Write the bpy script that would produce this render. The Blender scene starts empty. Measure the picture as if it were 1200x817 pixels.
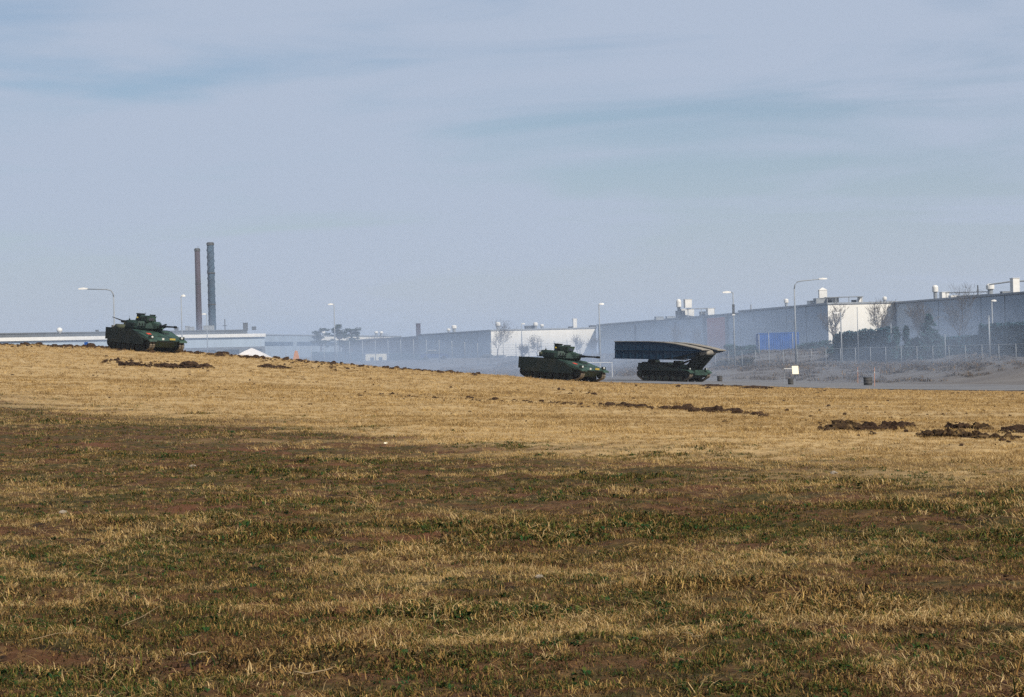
import bpy, math, random
import numpy as np
from mathutils import Vector, Matrix
random.seed(7)
RNG = np.random.default_rng(11)
sc = bpy.context.scene
COL = sc.collection
PI = math.pi

# ------------------------------------------------------------------ camera
F_PX, ROLL, EYE = 2333.0, math.radians(1.5), 1.7
cam_d = bpy.data.cameras.new('camera'); cam = bpy.data.objects.new('camera', cam_d); COL.objects.link(cam)
cam_d.sensor_width = 36.0; cam_d.lens = 36.0 * F_PX / 1200.0
cam_d.clip_start = 0.1; cam_d.clip_end = 9000
cam.matrix_world = (Matrix.Translation((0, 0, EYE)) @ Matrix.Rotation(math.radians(90) + math.atan(6.5 / F_PX), 4, 'X')
                    @ Matrix.Rotation(-ROLL, 4, 'Z'))
sc.camera = cam

# ------------------------------------------------------------------ sky and sun
SUN_EL = math.radians(40); SUN_XY = Vector((0.60, -0.80)).normalized()
w = bpy.data.worlds.new('World'); sc.world = w; w.use_nodes = True
wn, wl = w.node_tree.nodes, w.node_tree.links
wn.clear()
w_out = wn.new('ShaderNodeOutputWorld'); bg = wn.new('ShaderNodeBackground'); bg.inputs['Strength'].default_value = 0.060
sky = wn.new('ShaderNodeTexSky'); sky.sky_type = 'NISHITA'; sky.sun_disc = False
sky.sun_elevation = SUN_EL; sky.sun_rotation = math.atan2(SUN_XY.x, SUN_XY.y)
sky.air_density = 1.0; sky.dust_density = 1.0; sky.ozone_density = 3.5; sky.altitude = 30
# thin high cloud: streaks drawn out along the horizon, laid over the clear sky
tc = wn.new('ShaderNodeTexCoord')
mp = wn.new('ShaderNodeMapping'); mp.inputs['Scale'].default_value = (3.0, 3.0, 24.0); mp.inputs['Rotation'].default_value = (0.0, math.radians(2.5), 0)
nz = wn.new('ShaderNodeTexNoise'); nz.inputs['Scale'].default_value = 1.5; nz.inputs['Detail'].default_value = 7; nz.inputs['Roughness'].default_value = 0.52; nz.inputs['Distortion'].default_value = 0.6
mp2 = wn.new('ShaderNodeMapping'); mp2.inputs['Scale'].default_value = (2.2, 2.2, 7.0); mp2.inputs['Location'].default_value = (3.1, 0.7, 2.0)
nz2 = wn.new('ShaderNodeTexNoise'); nz2.inputs['Scale'].default_value = 1.6; nz2.inputs['Detail'].default_value = 3
add = wn.new('ShaderNodeMath'); add.operation = 'ADD'
rmp = wn.new('ShaderNodeMapRange'); rmp.inputs['From Min'].default_value = 0.80; rmp.inputs['From Max'].default_value = 1.16
rmp.inputs['To Min'].default_value = 0.22; rmp.inputs['To Max'].default_value = 0.95; rmp.interpolation_type = 'SMOOTHSTEP'
mix = wn.new('ShaderNodeMix'); mix.data_type = 'RGBA'
mix.inputs['B'].default_value = (5.05, 5.92, 7.45, 1)
wl.new(tc.outputs['Generated'], mp.inputs['Vector']); wl.new(tc.outputs['Generated'], mp2.inputs['Vector'])
wl.new(mp.outputs[0], nz.inputs['Vector']); wl.new(mp2.outputs[0], nz2.inputs['Vector'])
wl.new(nz.outputs['Fac'], add.inputs[0]); wl.new(nz2.outputs['Fac'], add.inputs[1])
# the veil of thin cloud thickens evenly towards the horizon all round
sxyz = wn.new('ShaderNodeSeparateXYZ'); wl.new(tc.outputs['Generated'], sxyz.inputs[0])
veil = wn.new('ShaderNodeMapRange'); veil.interpolation_type = 'SMOOTHSTEP'; veil.inputs['From Min'].default_value = 0.0; veil.inputs['From Max'].default_value = 0.16; veil.inputs['To Min'].default_value = 0.93; veil.inputs['To Max'].default_value = 0.0
wl.new(sxyz.outputs['Z'], veil.inputs['Value']); vmx = wn.new('ShaderNodeMath'); vmx.operation = 'MAXIMUM'
wl.new(add.outputs[0], rmp.inputs['Value']); wl.new(rmp.outputs['Result'], vmx.inputs[0]); wl.new(veil.outputs['Result'], vmx.inputs[1]); wl.new(vmx.outputs[0], mix.inputs['Factor'])
wl.new(sky.outputs[0], mix.inputs['A']); wl.new(mix.outputs['Result'], bg.inputs['Color']); wl.new(bg.outputs[0], w_out.inputs['Surface'])

sun_d = bpy.data.lights.new('sun', 'SUN'); sun_d.energy = 4.2; sun_d.angle = math.radians(0.6); sun_d.color = (1.0, 0.92, 0.80)
sun = bpy.data.objects.new('sun', sun_d); COL.objects.link(sun)
to_sun = Vector((SUN_XY.x * math.cos(SUN_EL), SUN_XY.y * math.cos(SUN_EL), math.sin(SUN_EL)))
sun.rotation_euler = to_sun.to_track_quat('Z', 'Y').to_euler(); sun.location = (60, -30, 60)

vs = sc.view_settings
vs.view_transform = 'Standard'; vs.look = 'None'; vs.exposure = 0.55; vs.gamma = 1.0; vs.use_curve_mapping = False
sc.render.engine = 'CYCLES'
sc.cycles.use_denoising = False
sc.cycles.max_bounces = 6; sc.cycles.diffuse_bounces = 3; sc.cycles.glossy_bounces = 2; sc.cycles.transmission_bounces = 2; sc.cycles.volume_bounces = 0
sc.cycles.transparent_max_bounces = 6
sc.render.use_motion_blur = False

# ------------------------------------------------------------------ the lie of the land
def vnoise(x, y, seed=0):
    x = np.asarray(x, float); y = np.asarray(y, float)
    xi = np.floor(x).astype(np.int64); yi = np.floor(y).astype(np.int64); fx = x - xi; fy = y - yi
    fx = fx * fx * (3 - 2 * fx); fy = fy * fy * (3 - 2 * fy)
    def hsh(a, b):
        n = (a * 374761393 + b * 668265263 + seed * 982451653) & 0x7fffffff
        n = ((n ^ (n >> 13)) * 1274126177) & 0x7fffffff
        return ((n ^ (n >> 16)) & 0xffff) / 65535.0
    return (hsh(xi, yi) * (1 - fx) + hsh(xi + 1, yi) * fx) * (1 - fy) + (hsh(xi, yi + 1) * (1 - fx) + hsh(xi + 1, yi + 1) * fx) * fy
def fbm(x, y, seed=0, octs=4):
    s = 0; a = 1; t = 0
    for k in range(octs):
        s = s + a * vnoise(np.asarray(x) * 2 ** k, np.asarray(y) * 2 ** k, seed + k * 17); t += a; a *= 0.5
    return s / t
def smooth(a, lo, hi):
    t = np.clip((np.asarray(a, float) - lo) / (hi - lo), 0, 1); return t * t * (3 - 2 * t)
CX = np.array([-120, -60, -40.4, -33.6, -26.9, -20.2, -13.5, -6.8, -3.4, 0, 3.3, 7.3, 13.4, 20.1, 26.8, 40.3, 70, 200])
CZ = np.array([5.2, 4.3, 3.63, 3.25, 2.71, 2.09, 1.31, 0.56, 0.27, -0.08, -0.44, -0.81, -1.14, -1.52, -1.90, -2.45, -2.9, -2.9])
RX = np.array([-200, 0, 13, 27, 40, 60, 300]); RZ = np.array([-1.1, -1.1, -1.33, -1.95, -2.45, -2.75, -2.75])
def crest(X):
    X = np.asarray(X, float)
    return (np.interp(X - 1.5, CX, CZ) + np.interp(X, CX, CZ) + np.interp(X + 1.5, CX, CZ)) / 3
def fence_t(X, Y):
    return 0.736 * (np.maximum(X, -5) - 25.9) + 0.677 * (np.asarray(Y, float) - 242)
def height(X, Y, rough=True):
    X = np.asarray(X, float); Y = np.asarray(Y, float)
    s = np.clip(Y, 0, 400) / 157.0
    s = np.where(Y > 140, 140 / 157 + (1 - np.exp(-(Y - 140) / 22.0)) * 22 / 157, s)
    hill = crest(X) * s
    road = np.interp(X, RX, RZ)
    t = fence_t(X, Y)
    far = road + (-0.65 - road) * smooth(t, -15, 0) + 1.8 * smooth(t, 0, 17)
    z = hill + (far - hill) * smooth(Y, 157, 186)
    if rough:
        near = 1 - smooth(Y, 30, 60)
        z = z + (fbm(X * 0.45, Y * 0.45, 5, 3) - 0.5) * 0.13 * (1 - smooth(Y, 130, 170)) \
              + (fbm(X * 2.1, Y * 2.1, 9, 4) - 0.5) * (0.05 + 0.10 * near) * (1 - smooth(Y, 150, 175))
        z = z - (fbm(0, 0, 5, 3) - 0.5) * 0.0
    return z
def un(x, y):
    dx, dy = x - 600.0, 408.5 - y
    return dx * math.cos(ROLL) + dy * math.sin(ROLL), -dx * math.sin(ROLL) + dy * math.cos(ROLL) + 6.5
def at(x, y, D):
    u, v = un(x, y); return Vector((u / F_PX * D, D, EYE + v / F_PX * D))
def gz(X, Y): return float(height(X, Y))
_DS = 5.0 * 1.004 ** np.arange(990)
def hit(x, y):
    u, v = un(x, y); k = 0
    for D in (_DS[::8], None):
        if D is None: D = _DS[max(k - 1, 0) * 8:(k + 1) * 8 + 1]
        below = EYE + v / F_PX * D <= height(u / F_PX * D, D)
        if not below.any(): return Vector((u / F_PX * 157, 157, gz(u / F_PX * 157, 157)))
        k = int(np.argmax(below))
    D = float(D[k]); return Vector((u / F_PX * D, D, gz(u / F_PX * D, D)))
def stand(x, D, y=420):
    p = at(x, y, D); return Vector((p.x, D, gz(p.x, D)))

# ------------------------------------------------------------------ materials
MATS = {}
def nd(nt, typ, **kw):
    n = nt.nodes.new(typ)
    for k, v in kw.items():
        if k in n.inputs: n.inputs[k].default_value = v
        else: setattr(n, k, v)
    return n
def mat(name, col, rough=0.7, metal=0.0, var=0.25, scale=3.0, bump=0.0, col2=None, spec=0.4, stretch=(1, 1, 1), detail=5, lo=0.35, hi=0.65):
    m = bpy.data.materials.new(name); m.use_nodes = True; nt = m.node_tree; b = nt.nodes['Principled BSDF']
    b.inputs['Roughness'].default_value = rough; b.inputs['Metallic'].default_value = metal; b.inputs['Specular IOR Level'].default_value = spec
    c = nd(nt, 'ShaderNodeTexCoord'); mp = nd(nt, 'ShaderNodeMapping', Scale=stretch)
    n = nd(nt, 'ShaderNodeTexNoise', Scale=scale, Detail=detail, Roughness=0.6)
    nt.links.new(c.outputs['Object'], mp.inputs['Vector']); nt.links.new(mp.outputs[0], n.inputs['Vector'])
    r = nd(nt, 'ShaderNodeMapRange'); r.inputs['From Min'].default_value = lo; r.inputs['From Max'].default_value = hi
    nt.links.new(n.outputs['Fac'], r.inputs['Value'])
    mx = nd(nt, 'ShaderNodeMix', data_type='RGBA')
    c2 = col2 or tuple(v * (1 - var) for v in col)
    mx.inputs['A'].default_value = (*col, 1); mx.inputs['B'].default_value = (*c2, 1)
    nt.links.new(r.outputs[0], mx.inputs['Factor']); nt.links.new(mx.outputs['Result'], b.inputs['Base Color'])
    if bump:
        bp = nd(nt, 'ShaderNodeBump', Strength=bump, Distance=0.02); n2 = nd(nt, 'ShaderNodeTexNoise', Scale=scale * 4, Detail=5)
        nt.links.new(c.outputs['Object'], n2.inputs['Vector']); nt.links.new(n2.outputs['Fac'], bp.inputs['Height']); nt.links.new(bp.outputs[0], b.inputs['Normal'])
    MATS[name] = m; return m
mat('armour_green', (0.026, 0.060, 0.042), 0.6, var=0.5, scale=1.3, col2=(0.010, 0.022, 0.018), bump=0.1, spec=0.3)
mat('armour_dark', (0.006, 0.013, 0.013), 0.7, var=0.4, scale=2.0, col2=(0.022, 0.024, 0.018), spec=0.15, lo=0.45, hi=0.75)
mat('bridge_green', (0.008, 0.028, 0.058), 0.7, scale=1.5, col2=(0.012, 0.034, 0.060), spec=0.12)
mat('deck_tan', (0.24, 0.21, 0.165), 0.85, scale=2.0, col2=(0.13, 0.125, 0.115), bump=0.2)
mat('rubber', (0.008, 0.008, 0.009), 0.85, scale=6, col2=(0.020, 0.018, 0.015), spec=0.15)
mat('track_steel', (0.10, 0.085, 0.065), 0.6, metal=0.3, scale=5, col2=(0.22, 0.18, 0.13))
mat('gun_steel', (0.016, 0.018, 0.019), 0.4, metal=0.6)
mat('glass_lens', (0.50, 0.52, 0.50), 0.15, metal=0.2, var=0.1)
mat('optic_glass', (0.02, 0.03, 0.05), 0.08, spec=0.8)
mat('signal_red', (0.55, 0.06, 0.03), 0.5, var=0.15)
mat('plate_yellow', (0.34, 0.26, 0.045), 0.5, var=0.15)
mat('canvas', (0.05, 0.055, 0.03), 0.9, scale=5, bump=0.3)
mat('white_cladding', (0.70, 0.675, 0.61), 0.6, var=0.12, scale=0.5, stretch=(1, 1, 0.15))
mat('grey_and_shade_cladding', (0.27, 0.33, 0.39), 0.65, var=0.2, scale=0.3, stretch=(1, 1, 0.25))  # painted shade on long sides of halls A to C; plain grey on D, E
mat('brick_red', (0.50, 0.115, 0.06), 0.85, scale=1.2, col2=(0.38, 0.095, 0.055))
mat('brown_cladding', (0.13, 0.12, 0.13), 0.8, scale=0.6)
mat('roof_felt', (0.10, 0.11, 0.12), 0.9, scale=0.5)
mat('galvanised', (0.24, 0.26, 0.28), 0.6, scale=2, spec=0.3)
mat('white_paint', (0.60, 0.59, 0.56), 0.5, var=0.12, scale=1.5)
mat('dark_steel', (0.07, 0.075, 0.08), 0.6, metal=0.3)
mat('window_glass', (0.03, 0.04, 0.05), 0.1, spec=0.8)
mat('stack_red', (0.050, 0.040, 0.056), 0.85, scale=0.3, col2=(0.040, 0.033, 0.046))
mat('stack_blue', (0.032, 0.065, 0.105), 0.8, scale=0.3, col2=(0.024, 0.045, 0.075))
mat('container_blue', (0.006, 0.072, 0.30), 0.6, scale=1.0, col2=(0.008, 0.055, 0.21), spec=0.2)
mat('asphalt', (0.15, 0.15, 0.155), 0.9, scale=0.25, stretch=(0.4, 1.6, 1), col2=(0.095, 0.095, 0.10), bump=0.2)
mat('concrete', (0.30, 0.29, 0.27), 0.9, scale=3, bump=0.3)
mat('bin_dark', (0.035, 0.037, 0.04), 0.8, scale=3, col2=(0.06, 0.055, 0.05))
mat('orange_plastic', (0.46, 0.24, 0.16), 0.6, var=0.2)
mat('sign_cream', (0.74, 0.68, 0.50), 0.6, var=0.1)
mat('bark', (0.085, 0.07, 0.058), 0.9, scale=4, bump=0.4)
mat('evergreen', (0.020, 0.066, 0.070), 0.8, scale=0.9, col2=(0.009, 0.032, 0.038), lo=0.4, hi=0.6)
mat('cypress', (0.020, 0.085, 0.110), 0.8, scale=1.2, col2=(0.010, 0.046, 0.062), lo=0.4, hi=0.6)
mat('pine_needles', (0.022, 0.04, 0.022), 0.85, scale=0.8)
mat('scrub', (0.085, 0.070, 0.050), 0.9, scale=1.0, col2=(0.05, 0.055, 0.035))
mat('soil', (0.024, 0.014, 0.009), 0.95, spec=0.05, scale=6, col2=(0.062, 0.037, 0.021), bump=0.8, lo=0.42, hi=0.72)
mat('soil_grassy', (0.036, 0.022, 0.012), 0.95, spec=0.05, scale=7, col2=(0.17, 0.11, 0.048), bump=0.8, lo=0.5, hi=0.72)
mat('tent_white', (0.62, 0.58, 0.54), 0.7, var=0.06)
mat('stone_pale', (0.24, 0.20, 0.155), 0.9, scale=8)
mat('stick', (0.24, 0.17, 0.09), 0.9, scale=10)
mat('car_blue', (0.02, 0.04, 0.12), 0.3)

def ground_material():
    m = bpy.data.materials.new('meadow_ground'); m.use_nodes = True; nt = m.node_tree; L = nt.links.new
    b = nt.nodes['Principled BSDF']; b.inputs['Roughness'].default_value = 0.95; b.inputs['Specular IOR Level'].default_value = 0.1
    g = nd(nt, 'ShaderNodeNewGeometry'); sep = nd(nt, 'ShaderNodeSeparateXYZ'); L(g.outputs['Position'], sep.inputs[0])
    def noise(scale, stretch=(1, 1, 1), det=5, rough=0.6, loc=(0, 0, 0)):
        mp = nd(nt, 'ShaderNodeMapping', Scale=stretch, Location=loc); n = nd(nt, 'ShaderNodeTexNoise', Scale=scale, Detail=det, Roughness=rough)
        L(g.outputs['Position'], mp.inputs[0]); L(mp.outputs[0], n.inputs['Vector']); return n.outputs['Fac']
    def mth(op, a, c):
        n = nd(nt, 'ShaderNodeMath', operation=op)
        for i, v in enumerate((a, c)):
            if isinstance(v, (int, float)): n.inputs[i].default_value = v
            else: L(v, n.inputs[i])
        return n.outputs[0]
    def rng(v, lo, hi, sm=True):
        n = nd(nt, 'ShaderNodeMapRange'); n.inputs['From Min'].default_value = lo; n.inputs['From Max'].default_value = hi
        if sm: n.interpolation_type = 'SMOOTHSTEP'
        L(v, n.inputs['Value']); return n.outputs[0]
    def mx(f, a, c):
        n = nd(nt, 'ShaderNodeMix', data_type='RGBA'); L(f, n.inputs['Factor'])
        for k, v in (('A', a), ('B', c)):
            if isinstance(v, tuple): n.inputs[k].default_value = (*v, 1)
            else: L(v, n.inputs[k])
        return n.outputs['Result']
    fine = noise(9.0, det=7, rough=0.75); mid = noise(1.1, (0.6, 1.3, 1), det=6); big = noise(0.14, (0.5, 1.2, 1), det=4); streak = noise(0.9, (0.12, 1.0, 1), det=6)
    # dry mown straw, with bleached and browner drifts
    straw = mx(rng(fine, 0.3, 0.7), (0.43, 0.305, 0.145), (0.31, 0.21, 0.098))
    straw = mx(rng(streak, 0.52, 0.72), straw, (0.27, 0.185, 0.088))
    straw = mx(rng(mid, 0.55, 0.75), straw, (0.48, 0.35, 0.18))
    straw = mx(mth('MULTIPLY', rng(noise(2.3, (0.35, 1.2, 1), det=6, loc=(4, 9, 0)), 0.62, 0.72), 0.7), straw, (0.15, 0.085, 0.042))
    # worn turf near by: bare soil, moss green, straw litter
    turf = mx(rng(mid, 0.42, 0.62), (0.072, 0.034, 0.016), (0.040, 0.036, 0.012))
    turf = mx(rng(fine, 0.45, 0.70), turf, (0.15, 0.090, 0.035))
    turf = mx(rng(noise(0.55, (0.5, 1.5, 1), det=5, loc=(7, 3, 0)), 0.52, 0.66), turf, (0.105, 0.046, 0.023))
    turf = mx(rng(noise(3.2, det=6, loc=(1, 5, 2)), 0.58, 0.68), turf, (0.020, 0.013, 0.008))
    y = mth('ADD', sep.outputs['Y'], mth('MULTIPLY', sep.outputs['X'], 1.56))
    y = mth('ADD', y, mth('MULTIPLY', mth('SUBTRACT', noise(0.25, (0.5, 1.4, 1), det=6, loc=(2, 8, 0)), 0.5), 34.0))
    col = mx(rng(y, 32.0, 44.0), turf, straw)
    # beyond the meadow: trodden verge and scrubby bank
    verge = mx(rng(noise(0.5, (0.3, 1.0, 1), det=5), 0.4, 0.6), (0.135, 0.128, 0.125), (0.108, 0.102, 0.102))
    col = mx(rng(mth('ADD', sep.outputs['Y'], mth('MULTIPLY', mth('SUBTRACT', mid, 0.5), 8.0)), 160.5, 163.0), col, verge)
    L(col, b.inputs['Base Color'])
    bp = nd(nt, 'ShaderNodeBump', Strength=0.9, Distance=0.03)
    L(mth('ADD', fine, mth('MULTIPLY', noise(35.0, det=3), 0.4)), bp.inputs['Height']); L(bp.outputs[0], b.inputs['Normal'])
    MATS['ground'] = m
ground_material()

# ------------------------------------------------------------------ mesh building
class MB:
    def __init__(s): s.v = []; s.f = []; s.m = []
    def quadring(s, rings, mi=0, closed=True, cap=True):
        k0 = len(s.v); n = len(rings[0])
        for r in rings: s.v.extend([tuple(p) for p in r])
        for i in range(len(rings) - 1):
            for j in range(n if closed else n - 1):
                a = k0 + i * n + j; b_ = k0 + i * n + (j + 1) % n
                s.f.append((a, b_, b_ + n, a + n)); s.m.append(mi)
        if cap:
            s.f.append(tuple(k0 + j for j in reversed(range(n)))); s.m.append(mi)
            s.f.append(tuple(k0 + (len(rings) - 1) * n + j for j in range(n))); s.m.append(mi)
        return s
    def box(s, x0, x1, y0, y1, z0, z1, mi=0):
        return s.quadring([[(x0, y0, z0), (x1, y0, z0), (x1, y1, z0), (x0, y1, z0)], [(x0, y0, z1), (x1, y0, z1), (x1, y1, z1), (x0, y1, z1)]], mi)
    def frustum(s, b0, b1, z0, z1, mi=0):            # b = (x0,x1,y0,y1)
        r = lambda b, z: [(b[0], b[2], z), (b[1], b[2], z), (b[1], b[3], z), (b[0], b[3], z)]
        return s.quadring([r(b0, z0), r(b1, z1)], mi)
    def prism_y(s, prof, y0, y1, mi=0):              # profile in x,z, extruded across y
        return s.quadring([[(x, y0, z) for x, z in prof], [(x, y1, z) for x, z in prof]], mi)
    def prism_z(s, prof, z0, z1, mi=0):
        return s.quadring([[(x, y, z0) for x, y in prof], [(x, y, z1) for x, y in prof]], mi)
    def tube(s, pts, rads, n=8, mi=0, cap=True):
        rings = []
        for i, p in enumerate(pts):
            p = Vector(p); a = Vector(pts[max(i - 1, 0)]); c = Vector(pts[min(i + 1, len(pts) - 1)])
            d = (c - a).normalized(); up = Vector((0, 0, 1)) if abs(d.z) < 0.9 else Vector((1, 0, 0))
            e = d.cross(up).normalized(); g = e.cross(d).normalized()
            r = rads[i] if isinstance(rads, (list, tuple)) else rads
            rings.append([p + (e * math.cos(t) + g * math.sin(t)) * r for t in (2 * PI * j / n for j in range(n))])
        return s.quadring(rings, mi, cap=cap)
    def lathe(s, prof, c=(0, 0, 0), n=16, axis='z', mi=0):    # prof = (radius, along)
        rings = []
        for r, h in prof:
            ring = []
            for j in range(n):
                t = 2 * PI * j / n; a, b_ = r * math.cos(t), r * math.sin(t)
                ring.append((c[0] + a, c[1] + b_, c[2] + h) if axis == 'z' else ((c[0] + a, c[1] + h, c[2] + b_) if axis == 'y' else (c[0] + h, c[1] + a, c[2] + b_)))
            rings.append(ring)
        return s.quadring(rings, mi)
    def build(s, name, mats, parent=None, smooth_=False, loc=None):
        me = bpy.data.meshes.new(name); me.from_pydata([tuple(p) for p in s.v], [], s.f)
        for mm in (mats if isinstance(mats, (list, tuple)) else [mats]): me.materials.append(MATS[mm])
        if isinstance(mats, (list, tuple)) and len(mats) > 1: me.polygons.foreach_set('material_index', s.m)
        me.update()
        import bmesh
        bm = bmesh.new(); bm.from_mesh(me); bmesh.ops.recalc_face_normals(bm, faces=bm.faces); bm.to_mesh(me); bm.free()
        if smooth_: me.polygons.foreach_set('use_smooth', [True] * len(me.polygons))
        o = bpy.data.objects.new(name, me); COL.objects.link(o)
        if parent is not None: o.parent = parent
        if loc is not None: o.location = loc
        return o
def tag(o, label=None, cat=None, group=None, kind=None):
    if label: o['label'] = label
    if cat: o['category'] = cat
    if group: o['group'] = group
    if kind: o['kind'] = kind
    return o
def empty(name, loc=(0, 0, 0), rz=0.0):
    o = bpy.data.objects.new(name, None); COL.objects.link(o); o.location = loc; o.rotation_euler = (0, 0, rz); o.empty_display_size = 0.3; return o
def copy_tree(o, parent=None):
    c = o.copy(); COL.objects.link(c); c.parent = parent
    for ch in o.children: copy_tree(ch, c)
    return c

# ------------------------------------------------------------------ setting: ground and road
def axis(segs):
    out = [segs[0][0]]
    for lo, hi, st in segs:
        n = max(1, int(round((hi - lo) / st))); out += [lo + (hi - lo) * (k + 1) / n for k in range(n)]
    return np.array(out)
gx = axis([(-2600, -600, 400), (-600, -200, 50), (-200, -60, 7), (-60, -30, 1.0), (-30, -9, 0.35), (-9, 9, 0.11), (9, 30, 0.35), (30, 60, 0.6), (60, 200, 7), (200, 600, 50), (600, 2600, 400)])
gy = axis([(-40, 3, 2.0), (3, 22, 0.11), (22, 40, 0.2), (40, 80, 0.45), (80, 205, 0.8), (205, 262, 0.5), (262, 340, 4), (340, 900, 40), (900, 3500, 400)])
GX, GY = np.meshgrid(gx, gy)
GZ = height(GX, GY)
nx, ny = len(gx), len(gy)
verts = np.stack([GX.ravel(), GY.ravel(), GZ.ravel()], 1)
ii, jj = np.meshgrid(np.arange(ny - 1), np.arange(nx - 1), indexing='ij'); k = (ii * nx + jj).ravel()
quads = np.stack([k, k + 1, k + nx + 1, k + nx], 1)
me = bpy.data.meshes.new('ground'); me.vertices.add(len(verts)); me.vertices.foreach_set('co', verts.ravel())
me.loops.add(len(quads) * 4); me.loops.foreach_set('vertex_index', quads.ravel().astype(np.int32))
me.polygons.add(len(quads)); me.polygons.foreach_set('loop_start', np.arange(0, len(quads) * 4, 4, dtype=np.int32))
me.polygons.foreach_set('use_smooth', np.ones(len(quads), dtype=bool)); me.update(calc_edges=True); me.validate()
me.materials.append(MATS['ground'])
ground = bpy.data.objects.new('ground', me); COL.objects.link(ground); tag(ground, kind='structure')

road = MB(); us = np.linspace(-80, 120, 101); vsn = 30
for iu, X in enumerate(us):
    y0 = 164.5 + (fbm(X * 0.3, 1.0, 3, 3) - 0.5) * 5
    y1 = 242 - 1.087 * (max(X, -5) - 25.9) - 17.0 / 0.677 + (fbm(X * 0.4, 6.0, 4, 3) - 0.5) * 3
    y1 = max(y1, y0 + 1.0)
    for v in range(vsn):
        Y = y0 + (y1 - y0) * v / (vsn - 1); road.v.append((X, Y, gz(X, Y) + 0.05))
for iu in range(len(us) - 1):
    for v in range(vsn - 1):
        a = iu * vsn + v; road.f.append((a, a + vsn, a + vsn + 1, a + 1)); road.m.append(0)
tag(road.build('road', 'asphalt', smooth_=True), kind='structure')

# ------------------------------------------------------------------ factory halls
def plan_building(name, label, loc):
    e = empty(name, loc); tag(e, label, 'building'); return e
def walls(parent, poly, z0, z1, wallmat, roofmat='roof_felt', para=0.25, trim='galvanised'):
    m = MB(); n = len(poly); wm = wallmat if isinstance(wallmat, tuple) else (wallmat, wallmat)
    L = parent.location
    p = [(a - L.x, b - L.y) for a, b in poly]
    for i in range(n):
        a, b = p[i], p[(i + 1) % n]; k0 = len(m.v)
        m.v += [(a[0], a[1], z0 - L.z), (b[0], b[1], z0 - L.z), (b[0], b[1], z1 - L.z), (a[0], a[1], z1 - L.z)]
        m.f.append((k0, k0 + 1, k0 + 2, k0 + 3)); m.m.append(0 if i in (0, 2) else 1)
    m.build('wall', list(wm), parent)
    r = MB(); r.prism_z(p, z1 - L.z - 0.3, z1 - L.z - 0.12); r.build('roof', roofmat, parent)
    t = MB()
    for i in range(n):
        a = Vector(p[i]); b = Vector(p[(i + 1) % n]); d = (b - a).normalized(); q = Vector((-d.y, d.x)) * 0.12
        t.quadring([[(*(a - q - d * 0.1), z1 - L.z - 0.22), (*(b - q + d * 0.1), z1 - L.z - 0.22), (*(b + q + d * 0.1), z1 - L.z - 0.22), (*(a + q - d * 0.1), z1 - L.z - 0.22)],
                    [(*(a - q - d * 0.1), z1 - L.z + 0.02), (*(b - q + d * 0.1), z1 - L.z + 0.02), (*(b + q + d * 0.1), z1 - L.z + 0.02), (*(a + q - d * 0.1), z1 - L.z + 0.02)]])
    t.build('parapet', trim, parent)
def mushroom(parent, p, r, h):
    L = parent.location; c = (p.x - L.x, p.y - L.y, p.z - L.z)
    o = MB().lathe([(r * 0.62, 0), (r * 0.62, h * 0.55)], c, 14).build('ventilator', 'galvanised', parent)
    MB().lathe([(r * 0.55, h * 0.50), (r, h * 0.56), (r, h * 0.86), (r * 0.8, h * 0.95), (r * 0.3, h)], c, 14).build('cowl', 'white_paint', o)
def rbox(parent, p, sx, sy, sz, m='white_paint', name='roof_unit', rz=0.19):
    L = parent.location; q = MB().box(-sx / 2, sx / 2, -sy / 2, sy / 2, 0, sz)
    q.box(-sx / 2 - 0.05, sx / 2 + 0.05, -sy / 2 - 0.05, sy / 2 + 0.05, sz, sz + 0.06)
    o = q.build(name, m, parent, loc=p - L); o.rotation_euler.z = rz; return o
def onplan(x, D, z):
    u, _ = un(x, 360); return Vector((u / F_PX * D, D, z))
WD = Vector((0.193, -0.981)); WR = Vector((0.981, 0.193))
ZA, ZL, ZB = EYE + 5.82, EYE + 5.5, EYE + 5.72
# hall A: high block with the white end wall, lower range running away to the left
A = plan_building('factory_hall', 'long pale hall with red brick stretch and a sunlit white end wall', (43, 270, 1.0))
walls(A, [(42.97, 270), (102, 281.6), (94, 321), (35.3, 308.6)], -1, ZA, ('white_cladding', 'grey_and_shade_cladding'))  # long sides get a darker grey that paints in their shade
walls(A, [(35.25, 308.9), (94, 321.3), (76, 412), (17.3, 400)], -1, ZL, ('white_cladding', 'grey_and_shade_cladding'))
def wall_strip(parent, P, Q, z0, z1, out, thick, m, name):
    """a slab on a wall face from plan point P to Q, standing proud along out"""
    L = parent.location; a = Vector(P) - Vector((L.x, L.y)); b = Vector(Q) - Vector((L.x, L.y)); o = Vector(out)
    q = MB().quadring([[(*(a - o * 0.05), z0 - L.z), (*(b - o * 0.05), z0 - L.z), (*(b + o * thick), z0 - L.z), (*(a + o * thick), z0 - L.z)],
                       [(*(a - o * 0.05), z1 - L.z), (*(b - o * 0.05), z1 - L.z), (*(b + o * thick), z1 - L.z), (*(a + o * thick), z1 - L.z)]])
    return q.build(name, m, parent)
def line_at(x):          # plan point on hall A's long side seen at picture column x
    k = un(x, 380)[0] / F_PX; D = (42.97 + 0.197 * 270) / (k + 0.197); return Vector((k * D, D))
OUT = (-0.981, -0.193)
wall_strip(A, line_at(829), line_at(852), -1, ZL - 0.5, OUT, 0.10, 'brick_red', 'brick_panel')
for x in (827, 853.5): wall_strip(A, line_at(x - 0.7), line_at(x + 0.7), -1, ZL - 0.15, OUT, 0.45, 'dark_steel', 'pilaster')
for x in (745, 792): wall_strip(A, line_at(x - 0.35), line_at(x + 0.35), 3.0 if x == 745 else 0, ZL - 0.7, OUT, 0.3, 'dark_steel', 'downpipe')
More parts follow.
